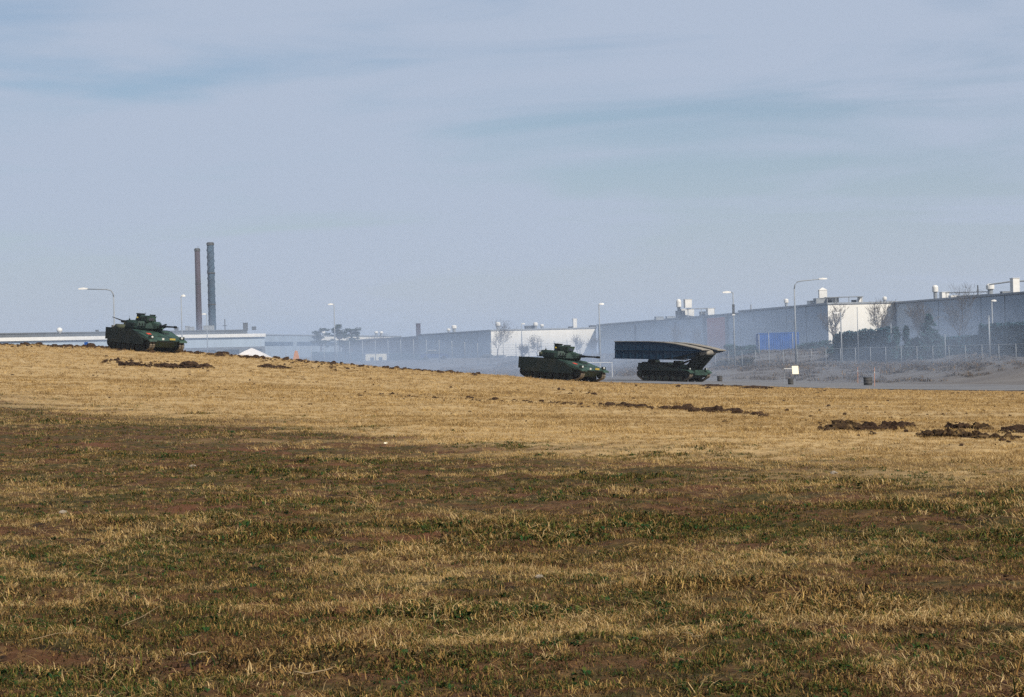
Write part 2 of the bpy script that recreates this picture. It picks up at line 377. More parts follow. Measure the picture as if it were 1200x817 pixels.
for x in (760, 776, 812, 884, 905, 922, 945): wall_strip(A, line_at(x - 0.12), line_at(x + 0.12), 0, (ZL if x < 866 else ZA) - 0.25, OUT, 0.06, 'roof_felt', 'panel_joint')
wall_strip(A, line_at(866.5), line_at(969), -1, 2.0, OUT, 0.08, 'roof_felt', 'plinth')
for x, z in ((741, 4.9), (930, 5.3)):
    p = line_at(x); L = A.location
    MB().box(-0.35, 0.35, -0.25, 0.25, -0.12, 0.12).build('wall_lamp', 'white_paint', A, loc=Vector((p.x - 0.45, p.y - 0.1, z)) - L)
# rooftop plant of hall A
mushroom(A, onplan(795.5, 334, ZL), 0.42, 3.0); rbox(A, onplan(806, 332, ZL + 1.45), 1.15, 1.0, 1.35)
rbox(A, onplan(804, 336, ZL - 0.2), 2.2, 2.0, 1.5); rbox(A, onplan(797, 335, ZL - 0.2), 1.2, 1.6, 1.2, 'dark_steel')
rbox(A, onplan(832, 331, ZL - 0.2), 1.1, 1.2, 1.4); rbox(A, onplan(823, 333, ZL - 0.2), 0.8, 1.0, 0.9, 'dark_steel')
pl = MB().box(-2.4, 2.4, -1.0, 1.0, 1.35, 1.47)
for sx in (-2.2, 0, 2.2): pl.box(sx - 0.06, sx + 0.06, -0.9, -0.8, 0, 1.35)
pl.build('roof_platform', 'galvanised', A, loc=onplan(821, 333, ZL - 0.15) - A.location)
for x in (772, 785): rbox(A, onplan(x, 350, ZL - 0.2), 1.4, 1.2, 0.55, 'galvanised')
MB().tube([(0, 0, 0), (0, 0, 1.0)], 0.12, 8).build('flue', 'galvanised', A, loc=onplan(880, 305, ZA - 0.2) - A.location)
mushroom(A, onplan(921.5, 292, ZA - 0.1), 0.34, 1.35)
rbox(A, onplan(953, 281, ZA - 0.15), 1.4, 1.2, 0.7); rbox(A, onplan(963, 279, ZA - 0.2), 2.0, 1.2, 1.0, 'galvanised')
k_ = MB().box(-0.55, 0.55, -0.5, 0.5, 1.0, 2.1); k_.quadring([[(-0.6, -0.55, 2.1), (0.6, -0.55, 2.1), (0.6, 0.55, 2.1), (-0.6, 0.55, 2.1)], [(-0.08, -0.08, 2.45), (0.08, -0.08, 2.45), (0.08, 0.08, 2.45), (-0.08, 0.08, 2.45)]])
k_.box(-0.3, 0.3, -0.3, 0.3, 0, 1.0); k_.build('air_intake', 'white_paint', A, loc=onplan(964.5, 279, ZA - 0.1) - A.location)
pl = MB().box(-2.6, 2.6, -0.8, 0.8, 0.92, 1.02)
for sx in (-2.4, -1.2, 0.6, 2.4): pl.box(sx - 0.05, sx + 0.05, -0.7, -0.6, 0, 0.92)
pl.build('roof_platform', 'galvanised', A, loc=onplan(989, 276, ZA - 0.1) - A.location)
rbox(A, onplan(979, 277, ZA - 0.2), 0.8, 0.7, 1.05); rbox(A, onplan(1008, 277, ZA - 0.2), 0.55, 0.6, 1.05); rbox(A, onplan(1001, 277, ZA - 0.2), 0.6, 0.5, 0.6, 'dark_steel')
rbox(A, onplan(973, 278, ZA - 0.2), 0.7, 0.8, 1.0, 'dark_steel')
mushroom(A, onplan(1037, 280, ZA - 0.1), 0.30, 1.0)
# hall B: nearest block, at the right edge
B = plan_building('factory_hall', 'nearest shaded hall behind hedge and conifer at right edge', (60, 232, 1.0))
pB = [Vector((52.2, 271.55)), Vector((52.2, 271.55)) + WD * 78]; pB += [pB[1] + WR * 55, Vector((52.2, 271.5)) + WR * 55]
walls(B, [tuple(p) for p in pB], -3, ZB, ('grey_and_shade_cladding', 'white_cladding'))
def lineB(x):
    k = un(x, 370)[0] / F_PX; s = (52.2 - k * 271.55) / (-k * 0.981 - 0.193); return Vector((52.2 + 0.193 * s, 271.55 - 0.981 * s))
for x in (1049.5,): wall_strip(B, lineB(1048.3), lineB(1050.3), -1, ZB - 0.1, OUT, 0.35, 'dark_steel', 'pilaster')
for x in (1075, 1100, 1128, 1150, 1178): wall_strip(B, lineB(x - 0.15), lineB(x + 0.15), 0, ZB - 0.25, OUT, 0.06, 'roof_felt', 'panel_joint')
MB().box(-0.35, 0.35, -0.25, 0.25, -0.12, 0.12).build('wall_lamp', 'white_paint', B, loc=Vector((lineB(1108).x - 0.45, lineB(1108).y, 5.0)) - B.location)
mushroom(B, onplan(1096.5, 262, ZB - 0.1), 0.40, 2.0); rbox(B, onplan(1107, 260, ZB - 0.1), 1.0, 0.9, 0.95); rbox(B, onplan(1117, 257, ZB - 0.1), 0.9, 0.8, 0.4)
for k in range(5): rbox(B, onplan(1124 + 6 * k, 256 - k, ZB - 0.1), 0.45, 0.5, 0.32, 'galvanised')
pl = MB().tube([(-2.6, 0, 0.75), (2.6, -1, 0.75)], 0.06, 6)
for sx in (-2.5, -0.8, 0.9, 2.5): pl.tube([(sx, -0.2 * sx - 0.5, 0), (sx, -0.2 * sx - 0.5, 0.75)], 0.04, 5)
pl.build('guard_rail', 'dark_steel', B, loc=onplan(1132, 255, ZB - 0.1) - B.location)
MB().tube([(0, 0, 0), (0, 0, 1.5)], 0.08, 8).build('flue', 'dark_steel', B, loc=onplan(1146.5, 250, ZB - 0.1) - B.location)
mushroom(B, onplan(1161, 246, ZB - 0.1), 0.52, 1.55); rbox(B, onplan(1160, 247, ZB - 0.15), 1.9, 1.0, 0.25, 'galvanised')
rbox(B, onplan(1190, 240, ZB - 0.1), 0.85, 0.85, 1.9)
MB().tube([(-2.2, 0, 1.3), (0, -1, 1.55), (2.2, -2, 1.6)], 0.09, 8).build('duct', 'galvanised', B, loc=onplan(1181, 242, ZB - 0.1) - B.location)
rbox(B, onplan(1181, 243, ZB - 0.1), 1.6, 0.7, 0.4, 'galvanised')
# hall C: white hall behind the centre vehicle
ZC_ = EYE + 4.93
C = plan_building('factory_hall', 'low white hall in the distance behind the centre armoured vehicle', (-4, 396, 0.5))
walls(C, [(-4.1, 395.8), (17.0, 399.7), (8, 456), (-20.9, 446)], -1, ZC_, ('white_cladding', 'grey_and_shade_cladding'))
walls(C, [(-20.95, 446.3), (-5, 451), (-12, 520), (-44, 510)], -1, ZC_ - 0.35, 'brown_cladding')
for x, D, r, h in ((583, 402, 0.5, 1.7), (627, 405, 0.5, 1.5), (634.5, 404, 0.4, 1.1)): mushroom(C, onplan(x, D, ZC_ - 0.1), r, h)
rbox(C, onplan(621, 406, ZC_ - 0.1), 2.2, 1.4, 0.8, 'dark_steel'); rbox(C, onplan(668, 405, ZC_ - 0.1), 0.8, 0.8, 0.4, 'dark_steel'); rbox(C, onplan(694, 402, ZC_ - 0.1), 1.4, 1.2, 0.5, 'dark_steel')
rbox(C, onplan(673, 404, ZC_ - 0.1), 0.75, 0.75, 2.0, 'white_paint', 'flue')
for x, D, r, h in ((525, 425, 0.4, 1.0), (531.5, 420, 0.55, 1.6)): mushroom(C, onplan(x, D, ZC_ - 0.1), r, h)
rbox(C, onplan(489.5, 468, ZC_ - 0.4), 0.95, 0.95, 3.2, 'stack_red', 'chimney')
for k in range(9):
    a = Vector((-6.5, 403)).lerp(Vector((-19, 441)), (k + 0.3) / 9); b_ = Vector((-6.5, 403)).lerp(Vector((-19, 441)), (k + 0.34) / 9)
    wall_strip(C, a, b_, 0, ZC_ - 0.4, (-0.95, -0.3), 0.05, 'roof_felt', 'panel_joint')
# hall D: long low range, mostly lost in the smoke
D_ = plan_building('works_range', 'low grey works range half hidden by drifting smoke', (-45, 470, 0.0))
walls(D_, [(-56, 445), (-31, 560), (-60, 580), (-90, 460)], -2, EYE + 5.9, 'grey_and_shade_cladding')
e0, e1 = Vector((-56, 445)), Vector((-31, 560)); od = Vector((e1 - e0).normalized()); oo = (od.y, -od.x)
for k in range(5):
    a = e0.lerp(e1, (k + 0.06) / 5); b_ = e0.lerp(e1, (k + 0.94) / 5); wall_strip(D_, a, b_, 5.0, 5.9, oo, 0.06, 'stack_blue', 'window')
wall_strip(D_, e0.lerp(e1, 0.35), e1, 6.3, 7.2, oo, 0.10, 'white_cladding', 'fascia')
wall_strip(D_, e0, e1, -1, 2.2, oo, 0.08, 'roof_felt', 'plinth')
for x, D in ((378, 490), (440, 520), (446, 525)): mushroom(D_, onplan(x, D, EYE + 5.7), 0.5, 1.2)
# hall E: wide hall at the left with a white fascia
E_ = plan_building('works_hall', 'wide grey works hall with white roof fascia beyond the hilltop', (-80, 400, 0.0))
f0, f1 = Vector((-140, 352)), Vector((-52.5, 423)); od = (f1 - f0).normalized(); oo = (od.y, -od.x)
walls(E_, [tuple(f0), tuple(f1), (-85, 463), (-172, 392)], -2, EYE + 5.55, 'grey_and_shade_cladding')
wall_strip(E_, f0, f1, EYE + 5.05, EYE + 5.75, oo, 0.5, 'white_paint', 'fascia')
wall_strip(E_, f0, f1, -2, EYE + 3.0, oo, 0.10, 'roof_felt', 'plinth')
for k in range(20):
    a = f0.lerp(f1, (k + 0.2) / 20); b_ = f0.lerp(f1, (k + 0.86) / 20); wall_strip(E_, a, b_, EYE + 0.6, EYE + 2.5, oo, 0.16, 'window_glass', 'window')
walls(E_, [(-134, 375), (-58, 437), (-75, 456), (-152, 396)], 4.5, EYE + 6.9, 'roof_felt', para=0, trim='roof_felt')
for x, sx, sz, mm in ((206, 0.9, 1.0, 'dark_steel'), (219, 1.0, 1.2, 'galvanised'), (224, 1.2, 1.0, 'galvanised'), (244, 2.4, 1.2, 'galvanised'), (287, 1.0, 1.6, 'dark_steel'), (113, 0.7, 0.9, 'dark_steel'), (297, 0.9, 0.7, 'dark_steel')):
    rbox(E_, onplan(x, 440, EYE + 6.8), sx, 1.2, sz, mm)
MB().tube([(0, 0, 0), (0, 0, 2.6)], 0.1, 6).box(-0.5, 0.5, -0.1, 0.1, 1.1, 1.2).build('aerial', 'dark_steel', E_, loc=onplan(263, 440, EYE + 6.8) - E_.location)
MB().lathe([(0.2, 0), (0.25, 0.3), (0.5, 0.5), (0.62, 0.85), (0.5, 1.2), (0.15, 1.42)], n=16).build('dome', 'white_paint', E_, True, loc=onplan(69, 405, EYE + 6.4) - E_.location)

# ------------------------------------------------------------------ chimney stacks on the skyline
def stack(label, x, D, top_y, r0, r1, m, strakes):
    base = onplan(x, D, 0.0); base.x = at(x, 387, D).x; base.z = -1
    top = at(x - 3, top_y, D).z
    e = empty('chimney_stack', base); tag(e, label, 'chimney', 'tall chimney stacks on the skyline')
    H = top - base.z
    MB().lathe([(r0, 0), (r0 * 0.97, H * 0.3), (r1 * 1.02, H * 0.7), (r1, H - 1.2)], n=20).build('shaft', m, e, True)
    MB().lathe([(r1 * 1.12, H - 1.4), (r1 * 1.12, H - 0.4), (r1 * 0.8, H)], n=20).build('rim', 'dark_steel', e)
    if strakes:
        q = MB()
        for kk in range(3):
            pts = []; n = 60
            for i in range(n + 1):
                t = kk * 2 * PI / 3 + i / n * 2 * PI * 5; pts.append((math.cos(t) * r1 * 1.08, math.sin(t) * r1 * 1.08, H * (0.12 + 0.84 * i / n)))
            q.tube(pts, 0.13, 5)
        q.build('helical_fin', m, e)
        for h in (0.25, 0.5, 0.75): MB().lathe([(r1 * 1.2, H * h), (r1 * 1.2, H * h + 0.5)], n=16).build('gallery', 'dark_steel', e)
    else:
        MB().tube([(0.4, 0, H), (0.4, 0, H + 1.2)], 0.07, 5).build('lightning_rod', 'dark_steel', e)
        for h in (0.35, 0.7): MB().lathe([(r1 * 1.15, H * h), (r1 * 1.15, H * h + 0.35)], n=16).build('band', 'dark_steel', e)
    return e
stack('thin red brown chimney stack, the shorter of the pair', 233.5, 950, 291, 1.55, 1.3, 'stack_red', False)
stack('thicker taller blue grey chimney stack with helical fins', 249.0, 950, 284, 1.85, 1.65, 'stack_blue', True)

# ------------------------------------------------------------------ vehicles: running gear
def track_path(wheels):
    """closed loop (x,z) round a list of circles (x,z,r) given in order, convex hull of their points"""
    pts = []
    for cx, cz, r in wheels:
        for i in range(40): t = 2 * PI * i / 40; pts.append((cx + r * math.cos(t), cz + r * math.sin(t)))
    pts = sorted(set((round(a, 4), round(b, 4)) for a, b in pts))
    def half(ps):
        h = []
        for p in ps:
            while len(h) > 1 and (h[-1][0] - h[-2][0]) * (p[1] - h[-2][1]) - (h[-1][1] - h[-2][1]) * (p[0] - h[-2][0]) <= 0: h.pop()
            h.append(p)
        return h
    hull = half(pts)[:-1] + half(pts[::-1])[:-1]
    d = [0]
    for a, b in zip(hull, hull[1:] + hull[:1]): d.append(d[-1] + math.dist(a, b))
    def point(s):
        s %= d[-1]
        for i in range(len(hull)):
            if d[i] <= s <= d[i + 1]:
                a, b = hull[i], hull[(i + 1) % len(hull)]; t = (s - d[i]) / max(d[i + 1] - d[i], 1e-6); return a[0] + (b[0] - a[0]) * t, a[1] + (b[1] - a[1]) * t
        return hull[0]
    return point, d[-1]
def make_track(parent, wheels, yc, w_):
    point, Ltot = track_path(wheels); n = int(Ltot / 0.15); m = MB()
    for i in range(n):
        a = Vector(point(i * Ltot / n)); b = Vector(point((i + 0.86) * Ltot / n)); d = (b - a).normalized(); nrm = Vector((d.y, -d.x))
        for (y0, y1, th) in ((-w_ / 2, w_ / 2, 0.03), (-w_ / 2 + 0.04, -0.03, 0.065), (0.03, w_ / 2 - 0.04, 0.065)):
            q = [a - nrm * 0.02, b - nrm * 0.02, b + nrm * th, a + nrm * th]
            m.prism_y([(p.x, p.y) for p in q], yc + y0, yc + y1, 0 if th < 0.05 else 1)
    return m.build('track', ['rubber', 'track_steel'], parent)
def wheel(parent, x, y, z, r, wd, name='road_wheel', hubmat='armour_dark'):
    o = MB().lathe([(r * 0.78, -wd / 2), (r, -wd / 2), (r, wd / 2), (r * 0.78, wd / 2)], n=18, axis='y').build(name, 'rubber', parent, loc=(x, y, z))
    s = 1 if y > 0 else -1
    MB().lathe([(r * 0.77, -wd / 2 - 0.01), (r * 0.70, s * (wd / 2 - 0.05)), (r * 0.32, s * (wd / 2 + 0.0)), (r * 0.30, s * (wd / 2 + 0.05)), (r * 0.1, s * (wd / 2 + 0.06))], n=14, axis='y').build('hub', hubmat, o)
    return o
def place_vehicle(root, X, Y, heading):
    """rest the vehicle on the terrain, heading in radians from +X"""
    f = Vector((math.cos(heading), math.sin(heading))); s = Vector((-f.y, f.x))
    zf = sum(gz(*(Vector((X, Y)) + f * a)) for a in (1.6, 2.2)) / 2; zb = sum(gz(*(Vector((X, Y)) - f * a)) for a in (1.6, 2.2)) / 2
    zl = sum(gz(*(Vector((X, Y)) + s * 1.25 + f * a)) for a in (-2, 0, 2)) / 3; zr = sum(gz(*(Vector((X, Y)) - s * 1.25 + f * a)) for a in (-2, 0, 2)) / 3
    fx = Vector((f.x, f.y, (zf - zb) / 3.8)).normalized(); sy = Vector((s.x, s.y, (zl - zr) / 2.5)); up = fx.cross(sy).normalized(); sy = up.cross(fx)
    M = Matrix((fx, sy, up)).transposed().to_4x4(); M.translation = (X, Y, (zf + zb + zl + zr) / 4 - 0.03)
    root.matrix_world = M

def make_ifv(label, full_kit, turret_yaw):
    R = empty('armoured_vehicle'); tag(R, label, 'armoured vehicle', 'tracked infantry fighting vehicles on the grass')
    # hull: boxy rear compartment, long shallow glacis, nose between the tracks
    up = [(-3.28, 0.95), (-3.28, 1.66), (0.55, 1.66), (1.05, 1.60), (3.02, 1.10), (3.22, 0.96)]
    h = MB().prism_y(up, -1.52, 1.52); h.prism_y([(-3.2, 0.5), (-3.2, 0.949), (3.2, 0.949), (3.05, 0.8), (2.55, 0.44), (-2.9, 0.44)], -0.93, 0.93)
    h.build('hull', 'armour_green', R)
    sk = [(-3.34, 0.80), (-3.34, 1.70), (0.40, 1.70), (0.95, 1.62), (1.45, 1.46), (1.95, 1.22), (2.28, 0.98), (2.42, 0.78), (2.30, 0.60), (-2.9, 0.60), (-2.95, 0.80)]
    for s in (-1, 1):
        k = MB().prism_y(sk, s * 1.53, s * 1.63); k.build('side_skirt', 'armour_dark', R)
        for x in (-2.4, -1.5, -0.6, 0.3, 1.2): MB().lathe([(0.035, -0.015), (0.03, 0.015)], (0, 0, 0), 6, 'y').build('bolt', 'armour_green', R, loc=(x, s * 1.645, 1.5 if x < 1 else 1.3))
        g = MB().prism_y([(2.0, 1.22), (3.05, 1.08), (3.36, 0.98), (3.40, 0.86), (3.30, 0.86), (3.0, 0.98), (2.0, 1.12)], s * 0.96, s * 1.60); g.build('mudguard', 'armour_green', R)
        hl = MB().box(-0.10, 0.06, -0.17, 0.17, 0, 0.22).build('headlight', 'armour_dark', R, loc=(3.08, s * 1.32, 1.08))
        MB().lathe([(0.085, 0.0), (0.085, 0.03), (0.04, 0.05)], (0.06, -0.06 * s, 0.12), 12, 'x').build('lens', 'glass_lens', hl)
        wl_ = [(2.85, 0.64, 0.30), (-2.95, 0.60, 0.30)] + [(-2.3 + i * 0.72, 0.365, 0.325) for i in range(7)]
        make_track(R, wl_, s * 1.25, 0.5)
        for x, z, r in wl_[2:]: wheel(R, x, s * 1.25, z, r - 0.03, 0.36)
        wheel(R, 2.85, s * 1.25, 0.64, 0.27, 0.36, 'drive_sprocket'); wheel(R, -2.95, s * 1.25, 0.60, 0.27, 0.36, 'idler_wheel')
    # rear end and deck furniture
    MB().box(-3.62, -3.29, -1.1, -0.35, 0.75, 1.55).build('rear_box', 'armour_dark', R); MB().box(-3.62, -3.29, 0.35, 1.1, 0.75, 1.55).build('rear_box', 'armour_dark', R)
    MB().box(-3.40, -3.285, -0.33, 0.33, 0.7, 1.6).build('rear_door', 'armour_green', R)
    for s in (-1, 1): MB().prism_y([(-3.0, 1.662), (-3.0, 1.72), (-1.75, 1.72), (-1.75, 1.662)], s * 0.15, s * 1.2).build('roof_hatch', 'armour_green', R)
    eng = MB().quadring([[(1.20, -1.25, 1.567), (2.55, -1.25, 1.225), (2.55, -0.1, 1.225), (1.20, -0.1, 1.567)], [(1.22, -1.22, 1.61), (2.55, -1.22, 1.27), (2.55, -0.13, 1.27), (1.22, -0.13, 1.61)]]); eng.build('engine_hatch', 'armour_green', R)
    MB().lathe([(0.36, 0), (0.36, 0.10), (0.26, 0.17), (0.05, 0.19)], (0, 0, 0), 14).build('driver_hatch', 'armour_green', R, loc=(1.35, 0.75, 1.48))
    for k in range(4): MB().box(0, 0.06, -0.05, 0.05, 0, 0.09).build('periscope', 'optic_glass', R, loc=(1.75 - 0.06 * abs(k - 1.5), 0.6 + 0.12 * k, 1.42))
    pl_ = MB().box(-0.16, 0.16, -0.16, 0.16, 0, 0.02).build('orange_marker', 'signal_red', R, loc=(2.05, -0.95, 1.405)); pl_.rotation_euler.y = 0.25; pl_['label'] = 'red recognition panel on the glacis'
    MB().box(0, 0.03, -0.24, 0.24, 0, 0.13).build('number_plate', 'plate_yellow', R, loc=(3.15, 0.45, 1.03))
    MB().box(0, 0.03, -0.09, 0.09, 0, 0.14).build('marker_plate', 'glass_lens', R, loc=(3.15, -0.35, 1.01))
    for s in (-1, 1): MB().tube([(3.1, s * 0.7, 0.72), (3.32, s * 0.7, 0.76), (3.34, s * 0.7, 0.62), (3.14, s * 0.7, 0.60)], 0.035, 6).build('tow_hook', 'armour_dark', R)
    MB().tube([(3.16, -0.8, 0.93), (3.24, -0.3, 0.86), (3.24, 0.3, 0.86), (3.16, 0.8, 0.93)], 0.03, 6).build('tow_cable', 'gun_steel', R)
    # turret
    T = empty('turret', (-0.05, 0.12, 1.66), turret_yaw); T.parent = R; T.scale = (1.1, 1.1, 1.06)
    b0 = [(-1.45, -0.70), (-1.2, -1.02), (0.35, -1.12), (1.12, -0.55), (1.12, 0.55), (0.35, 1.12), (-1.2, 1.02), (-1.45, 0.70)]
    b1 = [(-1.38, -0.60), (-1.15, -0.86), (0.15, -0.92), (0.68, -0.40), (0.68, 0.40), (0.15, 0.92), (-1.15, 0.86), (-1.38, 0.60)]
    t = MB().quadring([[(x * 0.86, y * 0.86, 0.0) for x, y in b0], [(x, y, 0.13) for x, y in b0], [(x, y, 0.62) for x, y in b1]]); t.build('turret_shell', 'armour_green', T)
    MB().quadring([[(0.55, -0.34, 0.08), (0.55, 0.34, 0.08), (0.55, 0.30, 0.62), (0.55, -0.30, 0.62)], [(1.30, -0.26, 0.14), (1.30, 0.26, 0.14), (1.30, 0.20, 0.50), (1.30, -0.20, 0.50)], [(1.44, -0.15, 0.22), (1.44, 0.15, 0.22), (1.44, 0.13, 0.44), (1.44, -0.13, 0.44)]]).build('mantlet', 'armour_green', T)
    MB().tube([(1.3, 0, 0.33), (1.9, 0, 0.33), (1.9, 0, 0.33), (3.05, 0, 0.335)], [0.10, 0.095, 0.066, 0.055], 12).build('gun_barrel', 'gun_steel', T)
    MB().lathe([(0.075, 3.0), (0.085, 3.04), (0.085, 3.26), (0.06, 3.30)], (0, 0, 0.335), 12, 'x').build('muzzle_brake', 'gun_steel', T)
    MB().tube([(1.2, -0.2, 0.30), (1.7, -0.2, 0.30)], 0.025, 6).build('coaxial_gun', 'gun_steel', T)
    # cupola with upright sight, gunner's armoured sight, launchers, bustle
    MB().lathe([(0.42, 0.60), (0.42, 0.76), (0.34, 0.80)], (-0.35, 0.42, 0), 16).build('cupola', 'armour_dark', T)
    MB().quadring([[(-0.62, 0.42 + 0.02, 0.78), (-0.05, 0.44, 0.78), (-0.05, 0.50, 0.78), (-0.62, 0.50, 0.78)], [(-0.66, 0.60, 1.12), (-0.02, 0.60, 1.12), (-0.02, 0.66, 1.12), (-0.66, 0.66, 1.12)]]).build('open_hatch', 'armour_dark', T)
    so = MB().box(-0.20, 0.20, -0.20, 0.20, 0.0, 0.52); so.box(-0.24, 0.24, -0.24, 0.24, 0.52, 0.57); so = so.build('commander_sight', 'armour_dark', T, loc=(-0.28, -0.42, 0.60))
    MB().box(0.205, 0.225, -0.14, 0.14, 0.2, 0.44).build('optic', 'optic_glass', so); MB().lathe([(0.07, 0), (0.07, 0.06), (0.03, 0.09)], (0, -0.28, 0.22), 10).build('beacon', 'plate_yellow', so)
    gs = MB().quadring([[(-0.30, -0.34, 0.0), (0.36, -0.34, 0.0), (0.36, 0.30, 0.0), (-0.30, 0.30, 0.0)], [(-0.34, -0.40, 0.36), (0.44, -0.40, 0.34), (0.44, 0.36, 0.34), (-0.34, 0.36, 0.36)], [(-0.25, -0.36, 0.44), (0.48, -0.40, 0.40), (0.48, 0.36, 0.40), (-0.25, 0.32, 0.44)]]).build('gunner_sight', 'armour_green', T, loc=(0.42, -0.30, 0.60))
    MB().box(0.40, 0.43, -0.25, 0.2, 0.08, 0.28).build('optic', 'optic_glass', gs)
    for s in (-1, 1):
        q = MB()
        for k in range(3):
            for j in range(2): q.tube([(0.45 + 0.13 * k, s * (0.98 - 0.13 * k), 0.20 + 0.17 * j), (0.62 + 0.13 * k, s * (1.15 - 0.13 * k), 0.30 + 0.17 * j)], 0.05, 8)
        q.build('smoke_launcher', 'armour_dark', T)
        MB().box(-1.0, 0.0, min(s * 0.93, s * 1.16), max(s * 0.93, s * 1.16), 0.12, 0.46).build('stowage_bin', 'armour_dark', T)
    MB().quadring([[(-1.42, -0.66, 0.16), (-1.42, 0.66, 0.16), (-1.38, 0.58, 0.66), (-1.38, -0.58, 0.66)], [(-1.82, -0.60, 0.22), (-1.82, 0.60, 0.22), (-1.78, 0.54, 0.62), (-1.78, -0.54, 0.62)]]).build('bustle', 'armour_green', T)
    q = MB().box(-1.95, -1.40, -0.75, 0.75, 0.14, 0.18)
    for y in (-0.75, -0.25, 0.25, 0.75): q.tube([(-1.40, y, 0.18), (-1.93, y, 0.18), (-1.93, y, 0.55), (-1.40, y, 0.55)], 0.018, 5)
    q.tube([(-1.93, -0.75, 0.55), (-1.93, 0.75, 0.55)], 0.02, 5); q.build('bustle_basket', 'armour_dark', T)
    for y, z, r in ((-0.45, 0.33, 0.17), (-0.05, 0.30, 0.14), (0.4, 0.34, 0.18)): MB().tube([(-1.88, y - 0.2, z), (-1.66, y, z + 0.03), (-1.48, y + 0.2, z)], [r * 0.8, r, r * 0.8], 8).build('canvas_roll', 'canvas', T, True)
    for x, y, hh in ((-1.25, 0.7, 1.3), (-1.25, -0.65, 0.5)):
        a_ = MB().lathe([(0.06, 0.55), (0.05, 0.75)], (x, y, 0), 8).build('antenna_mount', 'armour_dark', T)
        MB().tube([(x, y, 0.75), (x - 0.05, y, 0.75 + hh * 0.4)], 0.008, 5).build('antenna', 'gun_steel', a_)
    if full_kit:   # the vehicle on the hilltop: machine gun laid over the rear and packed gear
        g = MB().tube([(-2.05, -0.55, 0.52), (-3.15, -0.75, 0.78)], [0.05, 0.025], 8); g.box(-2.25, -1.65, -0.66, -0.46, 0.42, 0.60); g.build('machine_gun', 'gun_steel', T)
        MB().lathe([(0.10, 0.45), (0.16, 0.55), (0.19, 0.68), (0.15, 0.82), (0.05, 0.88)], (-1.65, 0.35, 0), 12).build('covered_sight', 'canvas', T, True)
        MB().quadring([[(-2.7, -1.35, 1.70), (-1.6, -1.35, 1.70), (-1.6, -0.3, 1.70), (-2.7, -0.3, 1.70)], [(-2.6, -1.2, 1.98), (-1.7, -1.25, 1.94), (-1.75, -0.4, 2.0), (-2.6, -0.45, 1.92)]]).build('tarpaulin', 'canvas', R, True)
        MB().box(-3.25, -2.9, -1.2, 0.2, 1.665, 1.86).build('pale_bundle', 'deck_tan', R)
    return R
ifv2 = make_ifv('dark green tracked vehicle with long gun in front of the white hall', False, math.radians(1))
p = at(659, 446, 157); place_vehicle(ifv2, p.x, 157, math.radians(-43.5))
ifv1 = make_ifv('dark green tracked vehicle cresting the bare hilltop below the chimneys', True, math.radians(6))
p = at(170, 410, 151); place_vehicle(ifv1, p.x, 151, math.radians(-50))

